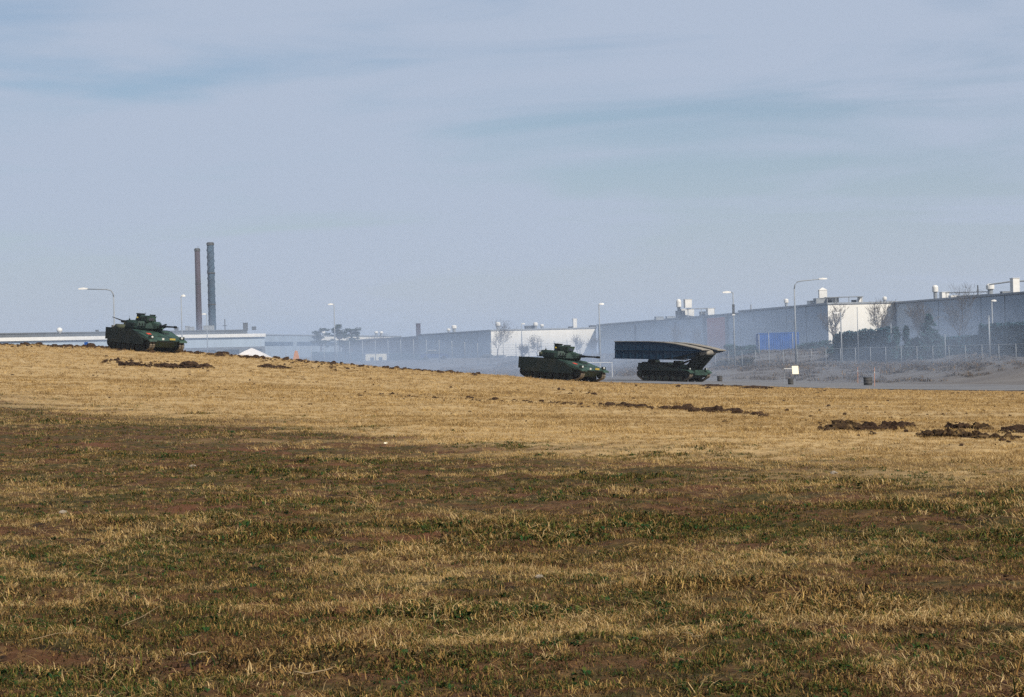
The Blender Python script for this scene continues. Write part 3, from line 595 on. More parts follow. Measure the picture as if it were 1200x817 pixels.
# ------------------------------------------------------------------ bridge-laying tank
def make_bridgelayer():
    R = empty('bridge_layer'); tag(R, 'dark tracked bridge layer carrying a folded bridge with tan decks', 'bridge layer')
    h = MB().prism_y([(-3.35, 0.75), (-3.45, 1.35), (-2.6, 1.52), (1.6, 1.52), (3.1, 1.12), (3.5, 0.95), (3.0, 0.5), (2.7, 0.42), (-2.9, 0.42)], -1.0, 1.0)
    h.prism_y([(-3.3, 1.14), (-3.3, 1.45), (1.9, 1.45), (2.7, 1.22), (2.7, 1.14)], -1.68, 1.68); h.build('hull', 'armour_dark', R)
    for s in (-1, 1):
        wl_ = [(3.0, 0.80, 0.31), (-3.0, 0.78, 0.33)] + [(-2.25 + i * 0.86, 0.37, 0.35) for i in range(6)]
        make_track(R, wl_, s * 1.38, 0.56)
        for x, z, r in wl_[2:]: wheel(R, x, s * 1.38, z, r - 0.03, 0.42)
        wheel(R, 3.0, s * 1.38, 0.80, 0.28, 0.42, 'drive_sprocket'); wheel(R, -3.0, s * 1.38, 0.78, 0.30, 0.42, 'idler_wheel')
        for x in (-1.6, 0.0, 1.6): wheel(R, x, s * 1.3, 0.96, 0.11, 0.3, 'return_roller')
        MB().prism_y([(2.3, 1.30), (3.15, 1.24), (3.5, 1.02), (3.5, 0.92), (3.1, 1.14), (2.3, 1.22)], s * 1.08, s * 1.70).build('mudguard', 'armour_green', R)
        hl = MB().box(-0.08, 0.08, -0.15, 0.15, 0, 0.2).build('headlight', 'armour_dark', R, loc=(3.05, s * 1.3, 1.25)); MB().lathe([(0.08, 0), (0.08, 0.03), (0.03, 0.05)], (0.08, 0, 0.1), 12, 'x').build('lens', 'glass_lens', hl)
        for x0, x1, z1 in ((-3.2, -2.0, 1.85), (-1.9, -0.7, 1.70), (-0.6, 0.5, 1.75)): MB().box(x0, x1, min(s * 1.1, s * 1.66), max(s * 1.1, s * 1.66), 1.452, z1).build('stowage_box', 'armour_dark', R)
    MB().box(-3.3, -0.6, -0.98, 0.98, 1.522, 1.95).build('engine_housing', 'armour_dark', R)
    MB().frustum((0.2, 1.1, -0.45, 0.45), (0.3, 0.95, -0.35, 0.35), 1.522, 2.12).build('crew_cupola', 'armour_dark', R)
    MB().frustum((-2.9, -2.2, -0.6, 0.6), (-2.8, -2.3, -0.5, 0.5), 1.952, 2.26).build('rear_saddle', 'armour_dark', R)
    MB().frustum((1.3, 2.5, -0.85, 0.85), (1.4, 2.2, -0.7, 0.7), 1.45, 1.72).build('driver_hood', 'armour_green', R)
    # launching arm: heavy twin beam from the nose up to the front of the bridge
    for s in (-1, 1):
        MB().quadring([[(1.75, s * 0.55 - 0.16, 1.35), (1.75, s * 0.55 + 0.16, 1.35), (2.65, s * 0.55 + 0.16, 0.95), (2.65, s * 0.55 - 0.16, 0.95)],
                       [(3.85, s * 0.55 - 0.14, 3.12), (3.85, s * 0.55 + 0.14, 3.12), (4.55, s * 0.55 + 0.14, 2.72), (4.55, s * 0.55 - 0.14, 2.72)]]).build('launch_arm', 'armour_dark', R)
        MB().tube([(0.9, s * 0.75, 1.6), (3.1, s * 0.75, 2.3)], [0.11, 0.07], 10).build('hydraulic_ram', 'gun_steel', R)
    MB().lathe([(0.26, -1.0), (0.26, 1.0)], (4.25, 0, 2.95), 14, 'y').build('arm_cross_tube', 'deck_tan', R)
    MB().box(2.5, 3.3, -0.7, 0.7, 0.95, 1.25).build('arm_pivot', 'armour_green', R)
    MB().box(3.42, 3.50, -1.0, 1.0, 0.75, 1.05).build('nose_plate', 'armour_green', R)
    # the folded bridge: two trackways, each a deep box girder that tapers to its ramp
    Bz = 2.28
    for s in (-1, 1):
        G = empty('trackway', (-0.75, s * 1.22, Bz)); G.parent = R
        y0, y1 = -0.62, 0.62
        lowr = [(-5.4, 0.0), (-5.4, 0.78), (4.6, 0.80), (5.5, 0.92), (5.5, 0.80), (2.0, 0.12), (0.6, 0.0)]
        uppr = [(-5.4, 0.86), (-5.4, 1.62), (-1.0, 1.66), (0.8, 1.60), (2.4, 1.46), (4.0, 1.22), (5.7, 0.92), (5.7, 0.84), (4.6, 0.86)]
        MB().prism_y(lowr, y0 + 0.03, y1 - 0.03).build('lower_girder', 'bridge_green', G)
        MB().prism_y(uppr, y0, y1).build('upper_girder', 'bridge_green', G)
        dk = MB(); tp = [(-5.5, 1.62), (-1.0, 1.66), (0.8, 1.60), (2.4, 1.46), (4.0, 1.22), (5.8, 0.90)]
        dk.quadring([[(x, y0 - 0.07, z + 0.004), (x, y1 + 0.07, z + 0.004), (x, y1 + 0.07, z + 0.07), (x, y0 - 0.07, z + 0.07)] for x, z in tp]); dk.build('deck', 'deck_tan', G)
        fl = MB().box(-5.55, 1.0, y0 - 0.06, y1 + 0.06, -0.07, -0.002); fl.build('bottom_flange', 'bridge_green', G)
        for k in range(9):
            x = -5.2 + k * 0.9; MB().box(x, x + 0.07, y0 - 0.035, y1 + 0.035, 0.02, 0.76).build('rib', 'bridge_green', G)
            if x < 1.5: MB().box(x, x + 0.07, y0 - 0.035, y1 + 0.035, 0.88, 1.52).build('rib', 'bridge_green', G)
        MB().tube([(-5.45, y0 - 0.02, 0.82), (5.0, y0 - 0.02, 0.84)], 0.045, 6).build('hinge_line', 'bridge_green', G)
    for x in (-4.6, -2.0, 0.6, 3.2): MB().box(x, x + 0.25, -0.62, 0.62, Bz + 0.3, Bz + 0.5).build('cross_brace', 'bridge_green', R)
    return R
bl = make_bridgelayer(); p = at(789, 447, 197); place_vehicle(bl, p.x, 197, math.radians(-44))

# ------------------------------------------------------------------ street furniture
def lamp(label, x, D, top_y, base=None, arm=0.0, head=(0.9, 0.28, 0.16), rise=0.25, extras=None, hm='galvanised'):
    b = stand(x, D); top = at(x, top_y, D).z; H = top - b.z
    e = empty('lamp_post', b); tag(e, label, 'lamp post', 'lamp posts round the works')
    if abs(arm) > 1.2:
        s = 1 if arm > 0 else -1; r = 0.9
        MB().tube([(0, 0, -0.4), (0, 0, H * 0.5), (0, 0, H - r - rise)], [0.13, 0.10, 0.075], 8).build('pole', 'galvanised', e, True)
        MB().tube([(0, 0, H - r - rise), (s * 0.08, 0, H - 0.45 - rise), (s * 0.35, 0, H - 0.12 - rise), (s * r, 0, H - rise), (arm, 0, H)], [0.075, 0.07, 0.065, 0.06, 0.05], 8).build('arm', 'galvanised', e, True)
        hx = arm
    else:
        MB().tube([(0, 0, -0.4), (0, 0, H * 0.5), (0, 0, H)], [0.12, 0.09, 0.06], 8).build('pole', 'galvanised', e, True); hx = arm
        if arm: MB().tube([(0, 0, H - 0.05), (arm * 0.6, 0, H + 0.08)], 0.045, 6).build('arm', 'galvanised', e, True)
    l, wd, hh = head; s = 1 if arm >= 0 else -1
    q = MB().quadring([[(hx - s * 0.1, -wd * 0.3, H - 0.02), (hx - s * 0.1, wd * 0.3, H - 0.02), (hx - s * 0.1, wd * 0.3, H + hh * 0.6), (hx - s * 0.1, -wd * 0.3, H + hh * 0.6)],
                       [(hx + s * l * 0.45, -wd / 2, H - 0.05), (hx + s * l * 0.45, wd / 2, H - 0.05), (hx + s * l * 0.45, wd * 0.4, H + hh), (hx + s * l * 0.45, -wd * 0.4, H + hh)],
                       [(hx + s * l, -wd * 0.35, H - 0.03), (hx + s * l, wd * 0.35, H - 0.03), (hx + s * l, wd * 0.25, H + hh * 0.6), (hx + s * l, -wd * 0.25, H + hh * 0.6)]])
    q.build('lamp_head', 'white_paint', e)
    if extras == 'box': MB().box(-0.14, 0.14, -0.14, 0.14, H - 2.6, H - 1.4).build('junction_box', 'dark_steel', e); MB().box(-0.16, 0.16, -0.16, 0.16, H - 2.75, H - 2.6).build('bracket', 'white_paint', e)
    return e
lamp('tall lamp post with long arm reaching right, behind the white notice', 933, 236, 328, arm=3.0, head=(0.9, 0.3, 0.16), rise=0.15)
lamp('lamp post with a dark box below its head beside the blue container', 861, 240, 343, arm=-0.35, head=(0.9, 0.34, 0.22), extras='box')
lamp('lamp post with long arm reaching left behind the hilltop vehicle', 135, 240, 338, arm=-3.2, head=(1.0, 0.34, 0.2), rise=0.1)
lamp('slim lamp post with short head left of the chimneys', 214, 300, 347.5, arm=0.15, head=(0.5, 0.4, 0.3))
lamp('small lamp post in front of the taller chimney', 243.5, 380, 368.5, arm=-0.2, head=(0.7, 0.35, 0.25))
lamp('lamp post above the dark pine trees', 393, 300, 357, arm=-0.2, head=(0.7, 0.35, 0.2))
lamp('lamp post at the corner of the low white hall', 703.5, 236, 357, arm=0.1, head=(0.5, 0.35, 0.2))
lamp('thin lamp post in front of the low white hall', 612, 330, 380, arm=0.1, head=(0.5, 0.3, 0.2))
lamp('short lamp post in front of the white end wall and clipped hedge', 986.5, 232, 367, arm=-0.2, head=(0.6, 0.3, 0.15))
lamp('lamp post standing against the tall hedge, with small white head', 1164, 226, 353, arm=0.05, head=(0.45, 0.35, 0.18))
def post(label, x, D, top_y, r=0.05, m='galvanised', group='bare posts by the fence'):
    b = stand(x, D); H = at(x, top_y, D).z - b.z; e = empty('post', b); tag(e, label, 'post', group)
    MB().tube([(0, 0, -0.3), (0, 0, H)], [r * 1.3, r], 8).build('shaft', m, e, True); MB().lathe([(r * 1.5, H), (r * 1.5, H + 0.05), (r * 0.4, H + 0.10)], n=8).build('cap', m, e)
post('tall pale post in front of the tall hedge', 1160, 222, 371, 0.09)
post('pale post at the left side of the blue container', 890, 250, 392); post('pale post before the middle of the blue container', 901.5, 250, 391); post('pale post near the right end of the blue container', 929.5, 252, 391)
post('thin post in front of the white end wall', 1006, 232, 361, 0.04); post('thin post at the right end of the clipped hedge', 1045, 228, 380, 0.04); post('pale post right of the conifer', 1108, 224, 393, 0.05)

# fence along the bank
fe = empty('wire_fence', (25.9, 242, -0.65)); tag(fe, 'long wire mesh fence with pale posts along the far bank', 'fence')
fa, fb = Vector((9.0, 260.4)), Vector((68.0, 196.2)); nf = 42
rail = MB(); wire = MB(); pm = None; tops = []
for k in range(nf):
    q = fa.lerp(fb, k / (nf - 1)); z = gz(q.x, q.y) - fe.location.z; lx, ly = q.x - 25.9, q.y - 242
    if pm is None:
        pm = MB().tube([(0, 0, -0.4), (0, 0, 2.05)], 0.045, 6).build('fence_post', 'galvanised', fe, True); pm.location = (lx, ly, z)
    else:
        o = pm.copy(); COL.objects.link(o); o.location = (lx, ly, z); o.parent = fe
    tops.append(Vector((lx, ly, z)))
for a, b in zip(tops, tops[1:]):
    d = (b - a)
    for hgt in np.arange(0.1, 2.0, 0.19): wire.tube([a + Vector((0, 0, hgt)), b + Vector((0, 0, hgt))], 0.006, 3, cap=False)
    for j in range(-6, 10):
        p0 = j / 10.0; p1 = p0 + 0.62
        for (s0, s1) in ((p0, p1), (p1, p0)):
            z0, z1, c0, c1 = 0.05, 1.95, s0, s1
            lo, hi = (c0, c1)
            def clipz(c): return c
            # clip the diagonal to the bay
            t0, t1 = 0.0, 1.0
            if hi != lo:
                ta, tb = sorted(((0 - lo) / (hi - lo), (1 - lo) / (hi - lo))); t0, t1 = max(0, ta), min(1, tb)
            if t1 <= t0: continue
            g0 = lo + (hi - lo) * t0; g1 = lo + (hi - lo) * t1
            wire.tube([a + d * g0 + Vector((0, 0, z0 + (z1 - z0) * t0)), a + d * g1 + Vector((0, 0, z0 + (z1 - z0) * t1))], 0.004, 3, cap=False)
    rail.tube([a + Vector((0, 0, 2.0)), b + Vector((0, 0, 2.0))], 0.025, 5)
tag(wire.build('wire_mesh', 'galvanised', fe), kind='stuff'); rail.build('top_rail', 'galvanised', fe)

fl_ = empty('wire_fence', stand(440, 292)); tag(fl_, 'faint tall wire fence in the smoke beyond the hill crest', 'fence'); pm2 = None; wr = MB(); lastp = None
for k in range(24):
    q = stand(335 + k * 15.0, 285 + 12 * math.sin(k * 0.2)) - fl_.location
    if pm2 is None: pm2 = MB().tube([(0, 0, -0.3), (0, 0, 3.3)], 0.06, 6).build('fence_post', 'galvanised', fl_, True); pm2.location = q
    else: o = pm2.copy(); COL.objects.link(o); o.location = q; o.parent = fl_
    if lastp is not None:
        for hgt in np.arange(0.2, 3.2, 0.35): wr.tube([lastp + Vector((0, 0, hgt)), q + Vector((0, 0, hgt))], 0.012, 3, cap=False)
    lastp = q
tag(wr.build('wire_mesh', 'galvanised', fl_), kind='stuff')
# white pipe gate frame beyond the centre vehicle
q0 = stand(689, 232); q1 = stand(717, 232); gt = empty('gate_frame', q0); tag(gt, 'thin white pipe gate frame behind the gun barrel', 'gate')
d = q1 - q0
for k in (0.0, 0.5, 1.0): MB().tube([d * k + Vector((0, 0, -0.3)), d * k + Vector((0, 0, 1.75))], 0.04, 8).build('upright', 'white_paint', gt)
MB().tube([Vector((0, 0, 1.72)), d + Vector((0, 0, 1.72))], 0.04, 8).build('crossbar', 'white_paint', gt)

# blue container with ribbed sides behind the fence
p = at(911, 413, 263); ct = empty('shipping_container', (p.x, 263, gz(p.x, 263)), 0.05); tag(ct, 'bright blue ribbed container standing behind the wire fence', 'container')
MB().box(-2.62, 2.62, -1.2, 1.2, 0.12, 2.38).build('body', 'container_blue', ct)
for k in range(17): MB().box(-2.5 + k * 0.3, -2.38 + k * 0.3, -1.245, -1.201, 0.28, 2.22).build('rib', 'container_blue', ct)
for sx in (-2.68, 2.56): MB().box(sx, sx + 0.12, -1.27, -1.12, 0.0, 2.45).build('corner_post', 'container_blue', ct)
for z in (0.0, 2.33): MB().box(-2.56, 2.56, -1.26, -1.203, z + 0.003, z + 0.12).build('side_rail', 'container_blue', ct)

# notice stand, drums and marker canes at the meadow edge
p = stand(927.5, 185, 452); ns = empty('notice_stand', p); tag(ns, 'cream notice panel on a thin legged table with tray', 'notice stand')
q = MB()
for x in (-0.62, 0.30): q.tube([(x, 0, -0.1), (x, 0, 1.65)], 0.025, 6)
q.build('leg', 'galvanised', ns)
MB().box(-0.68, 0.1, -0.35, 0.35, 1.55, 1.60).build('table_top', 'white_paint', ns)
pa = MB().box(-0.30, 0.30, -0.03, 0.03, 0, 0.78).build('notice_panel', 'sign_cream', ns, loc=(0.36, -0.36, 1.05)); pa.rotation_euler = (math.radians(-14), 0, 0.1)
def drum(label, x, D, r, h, yy=446, sq=False):
    b = stand(x, D, yy); e = empty('drum', b); tag(e, label, 'drum', 'dark drums by the road')
    pr = [(r * 0.92, 0.0), (r * 0.96, h * 0.04), (r * 0.96, h * 0.32), (r, h * 0.34), (r * 0.96, h * 0.37), (r * 1.0, h * 0.66), (r * 1.04, h * 0.69), (r * 1.0, h * 0.72), (r * 1.04, h * 0.96), (r * 1.08, h)]
    MB().lathe(pr, n=20).build('body', 'bin_dark', e, True); MB().lathe([(r * 0.98, h - 0.06), (r * 0.98, h + 0.004), (r * 0.6, h + 0.01)], n=20).build('lid', 'dark_steel', e)
drum('dark drum under the cream notice panel', 926.5, 188, 0.26, 0.62); drum('large dark drum beside the orange cane', 1017, 190, 0.42, 0.82); drum('dark drum right of the bridge layer nose', 843.5, 203, 0.27, 0.6)
def cane(label, x, D, top_y):
    b = stand(x, D); H = at(x, top_y, D).z - b.z; e = empty('marker_cane', b); tag(e, label, 'marker cane', 'orange marker canes')
    MB().tube([(0, 0, -0.1), (0.03, 0, H)], 0.03, 8).build('shaft', 'orange_plastic', e); MB().lathe([(0.032, H * 0.72), (0.034, H * 0.80)], (0.025, 0, 0), 8).build('band', 'white_paint', e)
cane('taller orange marker cane right of the large drum', 1024, 183, 431); cane('orange marker cane left of the large drum', 1004.5, 205, 430)
# orange cone sign, white tent, blue board and pale cabins seen over the crest
p = stand(347, 215, 410); zt = at(347, 411, 215).z; oc = empty('warning_board', (p.x, 215, p.z)); tag(oc, 'small orange triangular board showing over the hill crest', 'sign'); H = zt - p.z
MB().prism_y([(-0.36, H - 1.0), (0.36, H - 1.0), (0.24, H - 0.4), (0.12, H), (-0.12, H), (-0.24, H - 0.4)], -0.05, 0.05).build('panel', 'orange_plastic', oc); MB().tube([(0, 0.08, 0), (0, 0.08, H - 0.4)], 0.04, 6).build('stake', 'galvanised', oc)
p = stand(295, 250, 410); zt = at(295, 408.5, 250).z; tn = empty('tent', (p.x, 250, p.z)); tag(tn, 'white peaked tent roof rising behind the hill crest', 'tent'); H = zt - p.z
r4 = lambda r, z: [(r, -r, z), (r, r, z), (-r, r, z), (-r, -r, z)]
MB().quadring([r4(2.6, H - 1.35), r4(2.0, H - 1.0), r4(0.9, H - 0.35), r4(0.2, H - 0.02), r4(0.05, H + 0.05)]).build('canopy', 'tent_white', tn)
MB().quadring([r4(2.6, H - 1.6), r4(2.6, H - 1.35)]).build('valance', 'tent_white', tn)
for sx in (-2.5, 2.5):
    for sy in (-2.5, 2.5): MB().tube([(sx, sy, 0), (sx, sy, H - 1.4)], 0.05, 6).build('tent_pole', 'galvanised', tn)
p = stand(101, 170, 404); zt = at(101, 401.0, 170).z; bs = empty('blue_board', (p.x, 170, p.z)); tag(bs, 'small blue board showing over the hilltop left of the vehicle', 'sign'); H = max(zt - p.z, 0.6)
MB().box(-0.16, 0.16, -0.02, 0.02, H - 0.35, H).build('panel', 'container_blue', bs); MB().tube([(0, 0.05, -0.2), (0, 0.05, H - 0.1)], 0.025, 6).build('stake', 'galvanised', bs)
p = stand(441, 330, 420); cb = empty('site_cabin', (p.x, 330, p.z)); tag(cb, 'pale beige site cabin showing over the crest in the smoke', 'cabin')
zt = at(441, 414.5, 330).z - p.z
MB().box(-1.7, 1.7, -1.2, 1.2, 0.1, zt).build('body', 'sign_cream', cb); MB().box(-1.78, 1.78, -1.28, 1.28, zt, zt + 0.1).build('roof', 'galvanised', cb)
for sx in (-0.9, 0.5): MB().box(sx, sx + 0.6, -1.23, -1.203, zt - 1.3, zt - 0.6).build('window', 'window_glass', cb)
# parked car in the haze
p = stand(509, 300, 425); car = empty('parked_car', (p.x, 300, p.z), 0.15); tag(car, 'dark blue car parked beyond the crest in the smoke', 'car')
zt = at(509, 419.5, 300).z - p.z; s_ = 1.0
MB().prism_y([(-2.1, 0.35), (-2.15, 0.8), (-1.5, 0.92), (1.1, 0.92), (2.0, 0.75), (2.15, 0.45), (2.1, 0.32)], -0.85, 0.85).build('body', 'car_blue', car)
MB().quadring([[(-1.6, -0.8, 0.922), (1.1, -0.8, 0.922), (1.1, 0.8, 0.922), (-1.6, 0.8, 0.922)], [(-1.15, -0.65, 1.42), (0.35, -0.65, 1.42), (0.35, 0.65, 1.42), (-1.15, 0.65, 1.42)]]).build('cabin', 'window_glass', car)
MB().box(-1.1, 0.3, -0.63, 0.63, 1.421, 1.46).build('roof', 'white_paint', car)
for sx in (-1.35, 1.35):
    for sy in (-0.8, 0.8): MB().lathe([(0.3, -0.1), (0.31, 0.0), (0.3, 0.1)], n=14, axis='y').build('wheel', 'rubber', car, loc=(sx, sy, 0.31))

# ------------------------------------------------------------------ trees, conifers, hedges
def bare_tree(label, x, D, top_y, spread, seed, kind='oval', group='bare trees by the works'):
    rnd = random.Random(seed); b = stand(x, D); H = at(x, top_y, D).z - b.z
    e = empty('bare_tree', b); tag(e, label, 'tree', group)
    trunk = MB(); br = MB()
    def limb(m, p, d, l, r, lev):
        n = 3; pts = [p]; rr = [r]; q = p.copy(); dd = d.copy()
        for i in range(n):
            dd = (dd + Vector((rnd.gauss(0, 0.09), rnd.gauss(0, 0.09), rnd.gauss(0.04, 0.05)))).normalized(); q = q + dd * (l / n); pts.append(q.copy()); rr.append(r * (1 - 0.2 * (i + 1)))
        m.tube(pts, rr, 6 if lev < 2 else 3, cap=False)
        if lev >= 5: return
        a0 = rnd.uniform(0, 2 * PI); k = 3 if lev < 3 else 2; sides = 2 if 0 < lev < 4 else (2 if lev == 0 else 0)
        for j in range(k + sides):
            i = n if j < k else rnd.choice((1, 2) if lev else (2, 2, 3)); a = a0 + j * 2.2 + rnd.uniform(-0.4, 0.4); sp = spread * rnd.uniform(0.5, 1.2) * (1.25 if j >= k else 0.9)
            e1 = dd.orthogonal().normalized(); e2 = dd.cross(e1)
            nd_ = (dd * math.cos(sp) + (e1 * math.cos(a) + e2 * math.sin(a)) * math.sin(sp)).normalized(); nd_.z += 0.10; nd_.normalize()
            limb(br, pts[i].copy(), nd_, l * rnd.uniform(0.62, 0.86) * (0.72 if j >= k else 1.0), max(rr[i] * (0.64 if j < k else 0.45), 0.013), lev + 1)
    l0 = H * (0.30 if kind == 'oval' else 0.20)
    limb(trunk, Vector((0, 0, -0.1)), Vector((0, 0, 1)), l0, H * 0.025, 0)
    zmax = max(v[2] for v in br.v); s = H / zmax
    for m in (trunk, br): m.v = [(vx * s, vy * s, vz * s) for vx, vy, vz in m.v]
    trunk.build('trunk', 'bark', e, True); br.build('crown', 'bark', e, True)
bare_tree('tall bare tree left of the low white hall', 583, 300, 372, 0.60, 3)
bare_tree('small bare tree in front of the white hall behind the turret', 630, 290, 391, 0.62, 5)
bare_tree('low bare bushy tree behind the rear of the centre vehicle', 615, 285, 402, 0.75, 6, 'vase')
bare_tree('faint bare tree before the right part of the white hall', 676, 300, 391, 0.62, 8)
bare_tree('bare sapling at the right end of the white hall', 695, 290, 394, 0.6, 9)
bare_tree('vase shaped bare tree in front of the white end wall corner', 1036, 250, 348, 0.5, 12, 'vase')
bare_tree('tall bare tree before the nearest shaded hall', 1125, 232, 329, 0.52, 15)
bare_tree('slender bare tree at the corner of the white end wall', 977, 255, 352, 0.42, 21, 'vase')
bare_tree('thin bare tree in front of the long hall by the brick stretch', 791, 290, 377, 0.6, 23)
bare_tree('thin bare tree left of the brick stretch', 822, 288, 380, 0.6, 29)
bare_tree('spreading bare tree at the left of the conifer', 1075, 242, 352, 0.65, 31, 'vase')
bare_tree('small bare tree in the smoke left of the low works', 446, 360, 390, 0.55, 33)
bare_tree('bare tree in smoke beside the brown building part', 438, 370, 394, 0.55, 35)
def leaf_mesh(m, centre, rad, n, size, rnd, shell=0.5):
    for _ in range(n):
        d = Vector((rnd.gauss(0, 1), rnd.gauss(0, 1), rnd.gauss(0, 1))).normalized(); t = rnd.uniform(shell, 1.0) ** 0.6
        c = Vector(centre) + Vector((d.x * rad[0], d.y * rad[1], d.z * rad[2])) * t
        a = Vector((rnd.gauss(0, 1), rnd.gauss(0, 1), rnd.gauss(0, 1))).normalized() * size * rnd.uniform(0.6, 1.4); b = a.orthogonal().normalized() * size * rnd.uniform(0.3, 0.8); b.rotate(Matrix.Rotation(rnd.uniform(0, 6.28), 3, a.normalized()))
        k = len(m.v); m.v += [c - a, c + b, c + a, c - b]; m.f.append((k, k + 1, k + 2, k + 3)); m.m.append(0)
def build_leaves(m, name, mt, parent):
    me = bpy.data.meshes.new(name); me.from_pydata([tuple(v) for v in m.v], [], m.f); me.materials.append(MATS[mt]); me.update()
    o = bpy.data.objects.new(name, me); COL.objects.link(o); o.parent = parent; return o
def conifer(label, x, D, top_y, rad, seed, name='conifer'):
    rnd = random.Random(seed); b = stand(x, D); H = at(x, top_y, D).z - b.z
    e = empty(name, b); tag(e, label, 'tree', 'evergreens by the works')
    MB().tube([(0, 0, -0.2), (0, 0, H * 0.95)], [0.16, 0.03], 6).build('trunk', 'bark', e)
    m = MB(); n = 15
    for i in range(n):
        f = i / (n - 1); z = H * (0.06 + 0.92 * f); r = rad * (1 - f) ** 0.8 + 0.08
        for j in range(max(5, int(20 * (1 - f)) + 4)):
            a = rnd.uniform(0, 6.28); rr = r * rnd.uniform(0.15, 1.05)
            leaf_mesh(m, (math.cos(a) * rr, math.sin(a) * rr, z - rr * 0.12 + rnd.uniform(-0.15, 0.15)), (0.42, 0.42, 0.2), 22, 0.13, rnd, 0.1)
    build_leaves(m, 'crown', 'evergreen', e)
conifer('pointed dark conifer between the hedges before the shaded hall', 1089.5, 228, 369, 1.75, 4)
def shrub(label, x, D, top_y, rad, seed, mt='evergreen', name='evergreen_shrub', cat='shrub', group='shrubs on the bank'):
    rnd = random.Random(seed); b = stand(x, D); H = at(x, top_y, D).z - b.z
    e = empty(name, b); tag(e, label, cat, group); m = MB()
    MB().tube([(0, 0, -0.2), (0, 0, H * 0.6)], [0.10, 0.04], 6).build('stem', 'bark', e)
    for k in range(14):
        a = rnd.uniform(0, 6.28); f = rnd.random(); rr = rad * 0.75 * rnd.random() * (1 - 0.5 * f)
        leaf_mesh(m, (math.cos(a) * rr, math.sin(a) * rr, H * (0.15 + 0.75 * f)), (rad * 0.45, rad * 0.45, H * 0.18), 110, 0.15, rnd, 0.1)
    build_leaves(m, 'foliage', mt, e)
shrub('round topped dark shrub beside the clipped hedge', 1051, 228, 382.5, 1.0, 1); shrub('round topped dark shrub left of the conifer', 1062.5, 228, 383, 0.9, 2)
shrub('bushy dark shrub spreading at the foot of the conifer', 1076, 229, 392, 1.3, 3); shrub('low dark shrub at the right foot of the conifer', 1101, 228, 393, 1.0, 5)
shrub('dark rounded shrub on the bank by the fence lamp', 977, 240, 406, 1.2, 6); shrub('low dark shrub at the corner of the white end wall', 966, 256, 399, 1.6, 7)
for i, (x, ty, D, lab) in enumerate(((855, 404, 258, 'dark shrub right of the folded bridge tip'), (866, 406, 255, 'dark shrub behind the boxed lamp post'), (878, 405, 256, 'dark shrub left of the blue container'), (944, 402, 262, 'dark shrub right of the blue container'), (955, 402, 260, 'dark shrub between container and white end wall'))):
    shrub(lab, x, D, ty, 1.5, 40 + i)
for i, (x, ty, D, lab) in enumerate(((848, 421, 247, 'low brown scrub left of the boxed lamp post'), (874, 419, 244, 'low brown scrub below the dark shrubs'), (571, 416, 330, 'brown scrub at the left foot of the white hall'), (585, 417, 330, 'brown scrub under the tall bare tree'), (600, 418, 330, 'brown scrub behind the rear of the centre vehicle'))):
    shrub(lab, x, D, ty, 1.7, 60 + i, 'scrub', 'scrub_bush')
def hedge(label, x0, x1, D0, D1, top0, top1, seed, spire=0.0, thick=0.7, mt='cypress'):
    rnd = random.Random(seed); a = stand(x0, D0); c = stand(x1, D1); zt0 = at(x0, top0, D0).z; zt1 = at(x1, top1, D1).z
    e = empty('hedge', a); tag(e, label, 'hedge', 'evergreen hedges'); m = MB(); L_ = (c - a).length; n = int(L_ / 0.45) + 1
    for i in range(n):
        f = (i + 0.5) / n; base = a.lerp(c, f) - a; zt = zt0 + (zt1 - zt0) * f - a.z; zb = base.z
        if spire:
            h = zt - zb + rnd.uniform(-0.12, 0.12)
            for k in range(10):
                g = (k + 0.5) / 10; r = thick * (0.52 if g < 0.8 else 0.52 * (1.12 - g) / 0.32)
                leaf_mesh(m, (base.x, base.y, zb + h * g), (r, r, h * 0.09), 46, 0.15, rnd, 0.2)
        else:
            h = zt - zb + rnd.uniform(-0.05, 0.05)
            for k in range(9): leaf_mesh(m, (base.x, base.y, zb + h * (k + 0.5) / 9), (0.42, thick * 0.7, h * 0.075), 46, 0.15, rnd, 0.2)
    build_leaves(m, 'foliage', mt, e)
    q = MB().tube([(0, 0, 0.2), (c - a) + Vector((0, 0, 0.2))], 0.04, 5); q.build('stem', 'bark', e)
hedge('row of clipped cypresses with toothed top before the white end wall', 978, 1044, 238, 230, 391.5, 384.0, 1, spire=1.0)
hedge('tall dense hedge at the right edge', 1149, 1230, 226, 216, 381, 377.0, 2, spire=0.6)
hedge('low even hedge between conifer and the tall hedge', 1103, 1150, 229, 226, 395.5, 392.5, 3)
hedge('low dark hedge in the smoke beyond the crest left of centre', 366, 424, 318, 318, 412.5, 413.5, 7, mt='evergreen')
hedge('low dark hedge in the smoke at the foot of the brown works part', 455, 500, 318, 318, 414.5, 416, 8, mt='evergreen')
def pine(label, x, D, top_y, rad, seed):
    rnd = random.Random(seed); b = stand(x, D); H = at(x, top_y, D).z - b.z
    e = empty('pine_tree', b); tag(e, label, 'tree', 'dark pines in the haze'); m = MB(); t = MB().tube([(0, 0, -0.2), (0.1, 0, H * 0.5), (0, 0, H * 0.9)], [0.25, 0.17, 0.06], 6)
    for k in range(34):
        a = rnd.uniform(0, 6.28); rr = rad * rnd.uniform(0.1, 1.15); z = H * rnd.uniform(0.45, 0.98) - rr * 0.15
        if k % 3 == 0: t.tube([(0, 0, z - 0.9), (math.cos(a) * rr, math.sin(a) * rr, z)], [0.07, 0.03], 4)
        leaf_mesh(m, (math.cos(a) * rr, math.sin(a) * rr, z), (rnd.uniform(0.5, 1.0), rnd.uniform(0.5, 1.0), rnd.uniform(0.2, 0.4)), 60, 0.17, rnd, 0.1)
    t.build('trunk', 'bark', e); build_leaves(m, 'crown', 'pine_needles', e)
